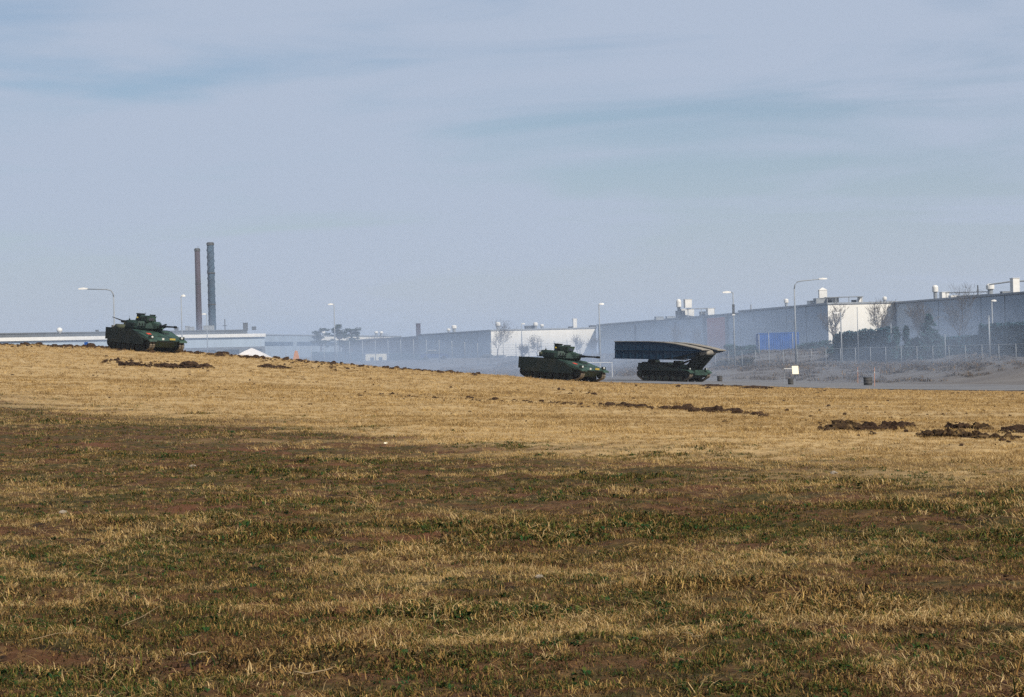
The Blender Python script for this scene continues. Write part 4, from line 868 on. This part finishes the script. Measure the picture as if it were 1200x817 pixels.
pine('smaller dark pine in the haze beyond the works', 376, 430, 383.5, 1.5, 2); pine('dark broad pine in the haze under the lamp post', 398, 430, 380, 1.6, 3); pine('dark pine at the right of the hazy pine group', 412, 430, 383, 1.8, 4)

# ------------------------------------------------------------------ turned earth
def lumpy(m, c, r, seed, n=(12, 7), squash=0.6):
    k0 = len(m.v); na, nb = n
    ph, t = np.meshgrid(-PI / 2 + PI * np.arange(nb + 1) / nb, 2 * PI * np.arange(na) / na, indexing='ij'); ph = ph.ravel(); t = t.ravel()
    dx, dy, dz = np.cos(ph) * np.cos(t), np.cos(ph) * np.sin(t), np.sin(ph)
    g = 1 + 1.5 * (fbm(dx * 2.2 + seed * 3.1 + dz * 2.9, dy * 2.2 + seed + dz * 1.3, seed, 4) - 0.5) + 0.22 * (vnoise(dx * 9 + seed, dy * 9 + dz * 7, seed + 3) - 0.5)
    m.v += list(zip(c[0] + dx * r[0] * g, c[1] + dy * r[1] * g, c[2] + dz * r[2] * g))
    for j in range(nb):
        for i in range(na):
            a = k0 + j * na + i; b = k0 + j * na + (i + 1) % na; m.f.append((a, b, b + na, a + na)); m.m.append(0)
def mound(label, x0, x1, y_base, h_px, lumps, seed, mt='soil_grassy', group='mounds of turned earth'):
    rnd = random.Random(seed); p0 = hit(x0, y_base); p1 = hit(x1, y_base); e_loc = (p0 + p1) / 2
    m = MB(); D = e_loc.y; hm = h_px / F_PX * D; L_ = (p1 - p0).length
    lumps = lumps * 3
    for k in range(lumps):
        f = (k + 0.5) / lumps + rnd.uniform(-0.2, 0.2) / lumps; c = p0.lerp(p1, f) - e_loc; s = rnd.choice((0.4, 0.6, 0.8, 1.05)) * rnd.uniform(0.85, 1.15)
        rx = L_ / lumps * 1.15 * rnd.uniform(0.8, 1.2); hz = hm * s * 0.54
        lumpy(m, (c.x, c.y + rnd.uniform(-0.2, 0.2), c.z + hz * 0.30), (rx, min(rx, hm) * rnd.uniform(0.8, 1.1), hz), rnd.randrange(1000), (14, 9))
        for q in range(4): rr = hm * rnd.uniform(0.14, 0.32); lumpy(m, (c.x + rnd.uniform(-1, 1) * rx * 1.2, c.y - rnd.uniform(0, 1) * rx, c.z + rr * 0.4 + rnd.uniform(0, 0.5) * hz), (rr, rr * 0.9, rr * 0.8), rnd.randrange(1000), (7, 5))
    o = m.build('earth_mound', mt); o.location = e_loc; tag(o, label, 'earth mound', group); return o
mound('rounded sod of turned earth, leftmost of the near right mounds', 976, 1004, 504, 13, 2, 1)
mound('dark lumpy earth mound second from the left at right', 1008, 1052, 505, 13, 4, 2, 'soil')
mound('small dark earth clod just right of the first mounds', 1051, 1065, 500, 10, 1, 3, 'soil')
mound('long low mound of grassy sods in the right foreground', 1076, 1150, 513, 12, 5, 4)
mound('dark earth mound behind the long low sods', 1112, 1132, 503, 11, 2, 5, 'soil'); mound('brown sod behind the right part of the long mound', 1136, 1162, 505, 11, 2, 6)
mound('low flat sod tailing off at the right of the long mound', 1152, 1195, 515, 7, 3, 7); mound('dark earth mound cut by the right edge', 1180, 1206, 508, 12, 2, 8, 'soil')
mound('brown clods in the meadow below the hilltop vehicle', 190, 230, 431, 9, 3, 9, 'soil'); mound('dark clods left of the brown clods on the slope', 143, 172, 429, 6, 3, 10, 'soil'); mound('small clods on the slope right of the brown clods', 236, 246, 430, 5, 1, 11, 'soil')
mound('little dark clod on the slope below the white tent', 309, 317, 431, 7, 1, 12, 'soil'); mound('pair of small clods below the orange board', 320, 334, 432, 4, 2, 13, 'soil')
mound('dark clod heap on the meadow edge right of the bridge layer', 828, 843, 453.5, 4.5, 2, 14, 'soil'); mound('single dark clod at the meadow edge', 856, 863, 453.5, 4, 1, 15, 'soil'); mound('low earth heap at the meadow edge before the notice', 878, 896, 455.5, 4.5, 2, 16, 'soil')
cl = MB(); rnd = random.Random(5)
def clods(x0, y0, x1, y1, n, jit, smin, smax, px=True):
    for k in range(int(n * 1.7)):
        f = rnd.random(); x = x0 + (x1 - x0) * f; y = y0 + (y1 - y0) * f + rnd.gauss(0, jit); p = hit(x, y)
        r = rnd.uniform(smin, smax) * (0.32 + 0.6 * rnd.random() ** 3); lumpy(cl, (p.x, p.y, p.z + r * 0.3), (r * rnd.uniform(0.9, 1.9), r, r * rnd.uniform(0.6, 1.0)), rnd.randrange(999), (7, 5))
clods(0, 404.0, 130, 408.0, 80, 1.0, 0.12, 0.34); clods(205, 412.0, 420, 429, 110, 1.0, 0.10, 0.30); clods(420, 429, 560, 439.5, 44, 0.8, 0.10, 0.26); clods(125, 409.5, 215, 414.0, 34, 0.8, 0.10, 0.26)
clods(710, 475.5, 865, 484, 110, 0.6, 0.07, 0.17); clods(430, 463, 712, 476, 90, 0.9, 0.03, 0.11); clods(860, 482, 900, 488, 20, 1.0, 0.05, 0.13); clods(120, 423, 250, 431, 80, 2.0, 0.06, 0.17); clods(300, 424, 420, 434, 44, 1.6, 0.05, 0.14)
clods(740, 453, 1000, 460, 34, 1.5, 0.05, 0.17); clods(640, 456, 700, 462, 14, 2, 0.06, 0.15); clods(960, 495, 1200, 512, 90, 6, 0.02, 0.08); clods(0, 440, 1200, 490, 320, 14, 0.02, 0.07); clods(0, 560, 1200, 660, 90, 40, 0.012, 0.035); clods(1040, 460, 1200, 462.5, 40, 0.6, 0.05, 0.12)
tag(cl.build('earth_clods', 'soil'), 'loose clods of dark turned earth strewn over the meadow', 'earth', kind='stuff')

# stones and litter near by
def stone(label, x, y, r, seed, mt='stone_pale'):
    p = hit(x, y); m = MB(); lumpy(m, (0, 0, r * 0.12), (r, r * 0.8, r * 0.5), seed, (9, 6)); o = m.build('stone', mt); o.location = p; tag(o, label, 'stone', 'pale stones in the turf')
stone('small white stone where worn turf meets dry grass, centre', 452, 520, 0.04, 1, 'sign_cream'); stone('pale stone in the turf below the right earth mounds', 976, 556, 0.055, 2); stone('pale pebble in the turf at mid left', 226, 547, 0.05, 3); stone('brown stone at left in the worn turf', 74, 602, 0.05, 4); stone('small stone in the bare soil at centre', 632, 677, 0.035, 5)
def stick(label, x, y, L_, rz, seed, r=0.004):
    rnd = random.Random(seed); p = hit(x, y); d = Vector((math.cos(rz), math.sin(rz), 0)); pts = []
    for k in range(6): q = p + d * L_ * (k / 5 - 0.5); pts.append(Vector((q.x + rnd.gauss(0, 0.008), q.y + rnd.gauss(0, 0.008), gz(q.x, q.y) + 0.035 + rnd.uniform(0, 0.02))) - p)
    o = MB().tube(pts, [r * 0.7, r, r * 1.1, r, r * 0.9, r * 0.5], 6).build('stick', 'stick', smooth_=True); o.location = p; tag(o, label, 'stick', 'dead sticks in the grass')
stick('pale stick lying at the bottom left', 366, 797, 0.22, 0.1, 1, 0.0045); stick('short pale stick in the lower left grass', 226, 776, 0.14, 0.5, 2, 0.0045); stick('long thin stalk slanting in the lower left grass', 166, 732, 0.5, 1.2, 3, 0.002); stick('thin stalk lying left of the long slanting stalk', 62, 752, 0.4, 1.0, 4, 0.002); stick('pale twig at the lower right', 812, 755, 0.12, -0.6, 5, 0.003)

# ------------------------------------------------------------------ grass (uncountable)
def leaf_mat(name, c0, c1, trans=0.25):
    m = bpy.data.materials.new(name); m.use_nodes = True; nt = m.node_tree; nt.nodes.clear()
    out = nd(nt, 'ShaderNodeOutputMaterial'); di = nd(nt, 'ShaderNodeBsdfDiffuse'); tr = nd(nt, 'ShaderNodeBsdfTranslucent'); ms = nd(nt, 'ShaderNodeMixShader'); ms.inputs[0].default_value = trans
    at_ = nd(nt, 'ShaderNodeAttribute', attribute_name='tint', attribute_type='INSTANCER'); mx = nd(nt, 'ShaderNodeMix', data_type='RGBA')
    mx.inputs['A'].default_value = (*c0, 1); mx.inputs['B'].default_value = (*c1, 1); nt.links.new(at_.outputs['Fac'], mx.inputs['Factor'])
    for s in (di, tr): nt.links.new(mx.outputs['Result'], s.inputs['Color'])
    nt.links.new(di.outputs[0], ms.inputs[1]); nt.links.new(tr.outputs[0], ms.inputs[2]); nt.links.new(ms.outputs[0], out.inputs['Surface']); MATS[name] = m
leaf_mat('grass_dull', (0.50, 0.335, 0.120), (0.18, 0.100, 0.034)); leaf_mat('grass_dark', (0.034, 0.020, 0.010), (0.014, 0.012, 0.006)); leaf_mat('grass_grey', (0.16, 0.143, 0.130), (0.105, 0.096, 0.092)); leaf_mat('grass_straw', (0.52, 0.375, 0.185), (0.30, 0.205, 0.092)); leaf_mat('grass_litter', (0.33, 0.205, 0.072), (0.11, 0.058, 0.022)); leaf_mat('grass_green', (0.110, 0.110, 0.024), (0.020, 0.042, 0.014)); leaf_mat('weed_green', (0.030, 0.072, 0.022), (0.016, 0.045, 0.018))
def tuft(name, mt, n, rad, lmin, lmax, lean, width, seed, leafy=False):
    rnd = random.Random(seed); v = []; f = []; mi = []; mts = mt if isinstance(mt, tuple) else (mt,)
    for _ in range(n):
        a = rnd.uniform(0, 6.28); q = rad * math.sqrt(rnd.random()); bx, by = q * math.cos(a), q * math.sin(a); az = rnd.uniform(0, 6.28); L_ = rnd.uniform(lmin, lmax); ln = lean * rnd.uniform(0.5, 1.3)
        dx, dy = math.cos(az), math.sin(az); px, py = -dy, dx; w_ = width * rnd.uniform(0.7, 1.3); prof = [(0, 0, 1.0), (0.5, 0.55 * L_, 0.9 if not leafy else 1.6)]
        k = len(v); th0 = ln * 0.6; th1 = min(ln * 1.4, 1.65); h1 = 0.55 * L_ * math.cos(th0); o1 = 0.55 * L_ * math.sin(th0); h2 = h1 + 0.45 * L_ * math.cos(th1); o2 = o1 + 0.45 * L_ * math.sin(th1); wm = w_ * (1.7 if leafy else 0.85)
        v += [(bx - px * w_ / 2, by - py * w_ / 2, -0.01), (bx + px * w_ / 2, by + py * w_ / 2, -0.01), (bx + dx * o1 + px * wm / 2, by + dy * o1 + py * wm / 2, h1), (bx + dx * o1 - px * wm / 2, by + dy * o1 - py * wm / 2, h1), (bx + dx * o2, by + dy * o2, max(h2, 0.004))]
        f += [(k, k + 1, k + 2, k + 3), (k + 3, k + 2, k + 4)]; mi += [rnd.randrange(len(mts))] * 2
        mi[-2:] = [mi[-2]] * 2
    me = bpy.data.meshes.new(name); me.from_pydata(v, [], f)
    for q in mts: me.materials.append(MATS[q])
    me.polygons.foreach_set('material_index', mi); me.update(); o = bpy.data.objects.new(name, me); return o
def grass_layer(name, label, protos, pts, rot, scl, idx, tint):
    col = bpy.data.collections.new(name + '_blades')
    for o in protos: col.objects.link(o)
    me = bpy.data.meshes.new(name); me.vertices.add(len(pts)); me.vertices.foreach_set('co', pts.astype(np.float32).ravel())
    for nm, typ, arr in (('rot', 'FLOAT_VECTOR', rot), ('scl', 'FLOAT_VECTOR', scl), ('idx', 'INT', idx), ('tint', 'FLOAT', tint)):
        a = me.attributes.new(nm, typ, 'POINT'); a.data.foreach_set('vector' if typ == 'FLOAT_VECTOR' else 'value', (arr.astype(np.int32) if typ == 'INT' else arr.astype(np.float32)).ravel())
    me.update(); o = bpy.data.objects.new(name, me); COL.objects.link(o)
    g = bpy.data.node_groups.new(name + '_scatter', 'GeometryNodeTree'); g.interface.new_socket('Geometry', in_out='INPUT', socket_type='NodeSocketGeometry'); g.interface.new_socket('Geometry', in_out='OUTPUT', socket_type='NodeSocketGeometry')
    gi = g.nodes.new('NodeGroupInput'); go = g.nodes.new('NodeGroupOutput'); inst = g.nodes.new('GeometryNodeInstanceOnPoints'); ci = g.nodes.new('GeometryNodeCollectionInfo')
    ci.inputs['Collection'].default_value = col; ci.inputs['Separate Children'].default_value = True; ci.inputs['Reset Children'].default_value = True
    def na(nm, typ): n = g.nodes.new('GeometryNodeInputNamedAttribute'); n.data_type = typ; n.inputs['Name'].default_value = nm; return n.outputs['Attribute']
    L = g.links.new; L(gi.outputs[0], inst.inputs['Points']); L(ci.outputs[0], inst.inputs['Instance']); inst.inputs['Pick Instance'].default_value = True
    L(na('idx', 'INT'), inst.inputs['Instance Index']); er = g.nodes.new('FunctionNodeEulerToRotation'); L(na('rot', 'FLOAT_VECTOR'), er.inputs[0]); L(er.outputs[0], inst.inputs['Rotation']); L(na('scl', 'FLOAT_VECTOR'), inst.inputs['Scale']); L(inst.outputs[0], go.inputs[0])
    md = o.modifiers.new('scatter', 'NODES'); md.node_group = g
    tag(o, label, 'grass', kind='stuff'); return o
bands = [(4.5, 9, 560), (9, 14, 480), (14, 22, 300), (22, 34, 130), (34, 55, 50), (55, 90, 18), (90, 160, 6)]
allp = []
for y0, y1, den in bands:
    wmax = 0.28 * y1 + 2.5; n = int(den * 2 * wmax * (y1 - y0)); Y = RNG.uniform(y0, y1, n); X = RNG.uniform(-wmax, wmax, n); k = np.abs(X) < 0.272 * Y + 1.8; allp.append(np.stack([X[k], Y[k]], 1))
allp = np.concatenate(allp); X, Y = allp[:, 0], allp[:, 1]; Z = height(X, Y); n = len(X)
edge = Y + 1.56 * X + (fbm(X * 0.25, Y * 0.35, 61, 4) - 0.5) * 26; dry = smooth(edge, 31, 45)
gF = 0.6 * fbm(X * 0.4, Y * 0.6, 21, 4) + 0.4 * fbm(X * 2.3, Y * 2.6, 22, 3); sF = 0.6 * fbm(X * 0.45 + 9, Y * 0.7, 33, 4) + 0.4 * fbm(X * 2.6, Y * 2.8, 34, 3); bF = 0.65 * fbm(X * 0.22 - Y * 0.06, Y * 0.9 + 4 + X * 0.12, 47, 4) + 0.35 * fbm(X * 2.0, Y * 2.4, 48, 3)
def patches(lst):          # broad drifts: (world x, y, radius x, radius y, weight)
    return sum(w_ * np.exp(-((X - a) / ra) ** 2 - ((Y - b) / rb) ** 2) for a, b, ra, rb, w_ in lst)
def drift(x, y, rx, ry, w_): p_ = hit(x, y); return (p_.x, p_.y, rx, ry, w_)
sF = sF + patches([drift(90, 665, 1.1, 1.3, 0.16), drift(330, 660, 0.9, 0.9, 0.07), drift(500, 740, 0.9, 0.8, 0.09), drift(740, 745, 0.5, 0.6, 0.10), drift(990, 560, 2.5, 2.2, 0.10), drift(1150, 575, 1.5, 1.5, 0.06), drift(560, 545, 3.5, 3.0, 0.08), drift(100, 790, 0.7, 0.5, 0.08), drift(1100, 600, 2.5, 1.8, -0.15), drift(300, 740, 0.9, 0.5, -0.08)])
gF = gF + patches([drift(1060, 605, 2.8, 2.0, 0.13), drift(650, 575, 2.2, 1.5, 0.10), drift(880, 540, 2.0, 1.8, 0.08), drift(930, 775, 0.9, 0.6, 0.08), drift(120, 735, 0.8, 0.5, 0.08), drift(560, 790, 0.7, 0.4, 0.07), drift(60, 520, 3, 4, 0.06)])
bF = bF + patches([drift(220, 620, 2.2, 0.9, 0.10), drift(80, 715, 0.9, 0.45, 0.13), drift(430, 660, 1.6, 0.7, 0.08), drift(990, 690, 1.6, 0.6, 0.13), drift(1180, 745, 0.6, 0.3, 0.12), drift(620, 665, 1.2, 0.6, 0.09), drift(20, 560, 2.5, 1.3, 0.09), drift(90, 665, 1.1, 1.3, -0.12), drift(700, 590, 2, 1, 0.06)])
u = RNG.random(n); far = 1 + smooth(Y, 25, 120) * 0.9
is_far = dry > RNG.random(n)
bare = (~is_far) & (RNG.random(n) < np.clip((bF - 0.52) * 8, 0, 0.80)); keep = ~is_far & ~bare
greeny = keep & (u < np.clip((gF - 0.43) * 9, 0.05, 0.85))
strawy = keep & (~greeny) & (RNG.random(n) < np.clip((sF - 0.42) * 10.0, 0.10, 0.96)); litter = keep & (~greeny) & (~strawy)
Hs = RNG.uniform(0.6, 1.3, n) * (1 + 0.9 * np.clip((fbm(X * 0.9, Y * 0.9, 91, 3) - 0.58) * 5, 0, 1))
def sub(mask, lo, hi, zs, tb):
    k = mask; c = int(k.sum()); rot = np.stack([RNG.normal(0, 0.16, c), RNG.normal(0, 0.16, c), RNG.uniform(0, 6.28, c)], 1); s = Hs[k] * far[k]
    return np.stack([X[k], Y[k], Z[k]], 1), rot, np.stack([s, s, s * zs], 1), RNG.integers(lo, hi, c), np.clip(RNG.beta(1.5, 1.5, c) + tb[k], 0, 1)
zero = np.zeros(n)
GS, GD, GL, GG, GK, GW = 'grass_straw', 'grass_dull', 'grass_litter', 'grass_green', 'grass_dark', 'weed_green'
P = [tuft('blades_a%d' % i, (GS, GS, GS, GD), 18, 0.07, 0.03, 0.09, 0.9, 0.0042, 100 + i) for i in range(4)] + [tuft('blades_b%d' % i, (GS, GS, GD, GL), 18, 0.09, 0.04, 0.11, 1.2, 0.0045, 120 + i) for i in range(4)]
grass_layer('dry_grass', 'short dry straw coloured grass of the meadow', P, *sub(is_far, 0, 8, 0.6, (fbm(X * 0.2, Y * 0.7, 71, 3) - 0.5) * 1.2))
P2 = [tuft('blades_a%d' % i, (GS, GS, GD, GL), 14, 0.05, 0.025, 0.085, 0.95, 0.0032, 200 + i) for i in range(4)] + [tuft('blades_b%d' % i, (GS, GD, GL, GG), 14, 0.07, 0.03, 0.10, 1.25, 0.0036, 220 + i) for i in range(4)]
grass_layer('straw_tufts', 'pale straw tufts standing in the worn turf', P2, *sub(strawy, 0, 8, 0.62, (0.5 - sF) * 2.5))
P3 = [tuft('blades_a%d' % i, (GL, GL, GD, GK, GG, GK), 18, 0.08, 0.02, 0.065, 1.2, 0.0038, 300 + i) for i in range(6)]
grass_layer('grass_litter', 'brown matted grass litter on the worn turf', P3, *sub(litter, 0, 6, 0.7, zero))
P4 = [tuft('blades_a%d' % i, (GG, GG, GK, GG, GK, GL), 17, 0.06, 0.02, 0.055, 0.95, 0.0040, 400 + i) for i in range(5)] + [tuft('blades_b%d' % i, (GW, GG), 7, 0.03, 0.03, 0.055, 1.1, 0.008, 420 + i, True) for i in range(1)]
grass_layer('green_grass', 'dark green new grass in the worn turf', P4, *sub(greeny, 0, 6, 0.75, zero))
# rank dead grass on the bank by the fence
bn = 16000; bx = RNG.uniform(-12, 75, bn); by = RNG.uniform(205, 285, bn); bt = fence_t(bx, by); kk = (bt > -13) & (bt < 30) & (fbm(bx * 0.25, by * 0.25, 77, 3) > 0.36 + 0.2 * RNG.random(bn)); bx, by = bx[kk], by[kk]; bz = height(bx, by); c_ = len(bx); sz = RNG.uniform(2.5, 5.5, c_)
PB = [tuft('blades_a%d' % i, ('grass_grey', 'grass_grey', 'grass_grey', GL), 22, 0.10, 0.05, 0.11, 0.7, 0.010, 600 + i) for i in range(4)]
grass_layer('bank_grass', 'rank brown grass on the bank along the wire fence', PB, np.stack([bx, by, bz], 1), np.stack([RNG.normal(0, .15, c_), RNG.normal(0, .15, c_), RNG.uniform(0, 6.28, c_)], 1), np.stack([sz * 1.3, sz * 1.3, sz * 0.8], 1), RNG.integers(0, 4, c_), RNG.random(c_))
# flattened dead stems lying over the turf
th = keep & (Y < 26) & (RNG.random(n) < np.clip((sF - 0.44) * 1.6, 0.01, 0.16))
PT = [tuft('blades_a%d' % i, (GS, GD, GS), 7, 0.12, 0.07, 0.17, 1.45, 0.0030, 700 + i) for i in range(6)]
grass_layer('thatch', 'flattened pale dead stems lying over the near turf', PT, *sub(th, 0, 6, 0.28, zero + 0.15))
# sparse crumbs and dead bits on the trodden bare patches
cr = np.where(bare)[0]; bk = np.zeros(n, bool); bk[cr] = True; bk &= RNG.random(n) < 0.55
P5 = [tuft('blades_a%d' % i, (GK, GL, GK), 10, 0.09, 0.012, 0.045, 1.35, 0.0045, 500 + i) for i in range(5)]
grass_layer('dead_litter', 'dead crumbs of grass on the trodden bare patches', P5, *sub(bk, 0, 5, 0.5, zero + 0.2))

# ------------------------------------------------------------------ air: even haze over the whole place
hz = MB().box(-1400, 1400, -60, 1500, -4.5, 62).build('haze', 'concrete'); hz.data.materials.clear()
m = bpy.data.materials.new('haze_air'); m.use_nodes = True; nt = m.node_tree; nt.nodes.clear(); o_ = nd(nt, 'ShaderNodeOutputMaterial'); pv = nd(nt, 'ShaderNodeVolumePrincipled')
pv.inputs['Color'].default_value = (0.84, 0.90, 1.0, 1); pv.inputs['Density'].default_value = 0.00016; pv.inputs['Anisotropy'].default_value = 0.1
nt.links.new(pv.outputs[0], o_.inputs['Volume']); hz.data.materials.append(m); tag(hz, 'thin blue haze hanging over the whole field', 'haze', kind='stuff')

# drifting smoke between the hill and the works
sm = MB().box(-75, 70, 198, 330, -4, 16).build('smoke', 'concrete'); sm.data.materials.clear()
m = bpy.data.materials.new('drifting_smoke'); m.use_nodes = True; nt = m.node_tree; nt.nodes.clear(); L = nt.links.new
o_ = nd(nt, 'ShaderNodeOutputMaterial'); pv = nd(nt, 'ShaderNodeVolumePrincipled'); pv.inputs['Color'].default_value = (0.60, 0.75, 1.0, 1); pv.inputs['Anisotropy'].default_value = 0.0
g = nd(nt, 'ShaderNodeNewGeometry'); sp = nd(nt, 'ShaderNodeSeparateXYZ'); L(g.outputs['Position'], sp.inputs[0])
def mr(v, a, b, c, d_):
    n_ = nd(nt, 'ShaderNodeMapRange', interpolation_type='SMOOTHSTEP'); n_.inputs['From Min'].default_value = a; n_.inputs['From Max'].default_value = b; n_.inputs['To Min'].default_value = c; n_.inputs['To Max'].default_value = d_; L(v, n_.inputs['Value']); return n_.outputs[0]
def mul(a, b):
    n_ = nd(nt, 'ShaderNodeMath', operation='MULTIPLY'); L(a, n_.inputs[0])
    if isinstance(b, float): n_.inputs[1].default_value = b
    else: L(b, n_.inputs[1])
    return n_.outputs[0]
mp_ = nd(nt, 'ShaderNodeMapping', Scale=(1, 0.6, 2.2)); L(g.outputs['Position'], mp_.inputs[0]); nz_ = nd(nt, 'ShaderNodeTexNoise', Scale=0.055, Detail=3.0, Roughness=0.55); L(mp_.outputs[0], nz_.inputs['Vector'])
dn = mr(nz_.outputs['Fac'], 0.38, 0.64, 0.22, 1.0)
dn = mul(dn, mr(sp.outputs['Z'], -1.5, 9.5, 1.0, 0.0)); dn = mul(dn, mr(sp.outputs['Y'], 199.0, 208.0, 0.0, 1.0)); dn = mul(dn, mr(sp.outputs['Y'], 290.0, 328.0, 1.0, 0.0))
dn = mul(dn, mr(sp.outputs['X'], -74.0, -42.0, 0.0, 1.0)); dn = mul(dn, mr(sp.outputs['X'], -8.0, 22.0, 1.0, 1.15)); dn = mul(dn, mr(sp.outputs['X'], 50.0, 69.0, 1.0, 0.0)); dn = mul(dn, 0.023)
L(dn, pv.inputs['Density']); L(pv.outputs[0], o_.inputs['Volume']); sm.data.materials.append(m); tag(sm, 'blue grey smoke drifting low behind the hill crest', 'smoke', kind='stuff')
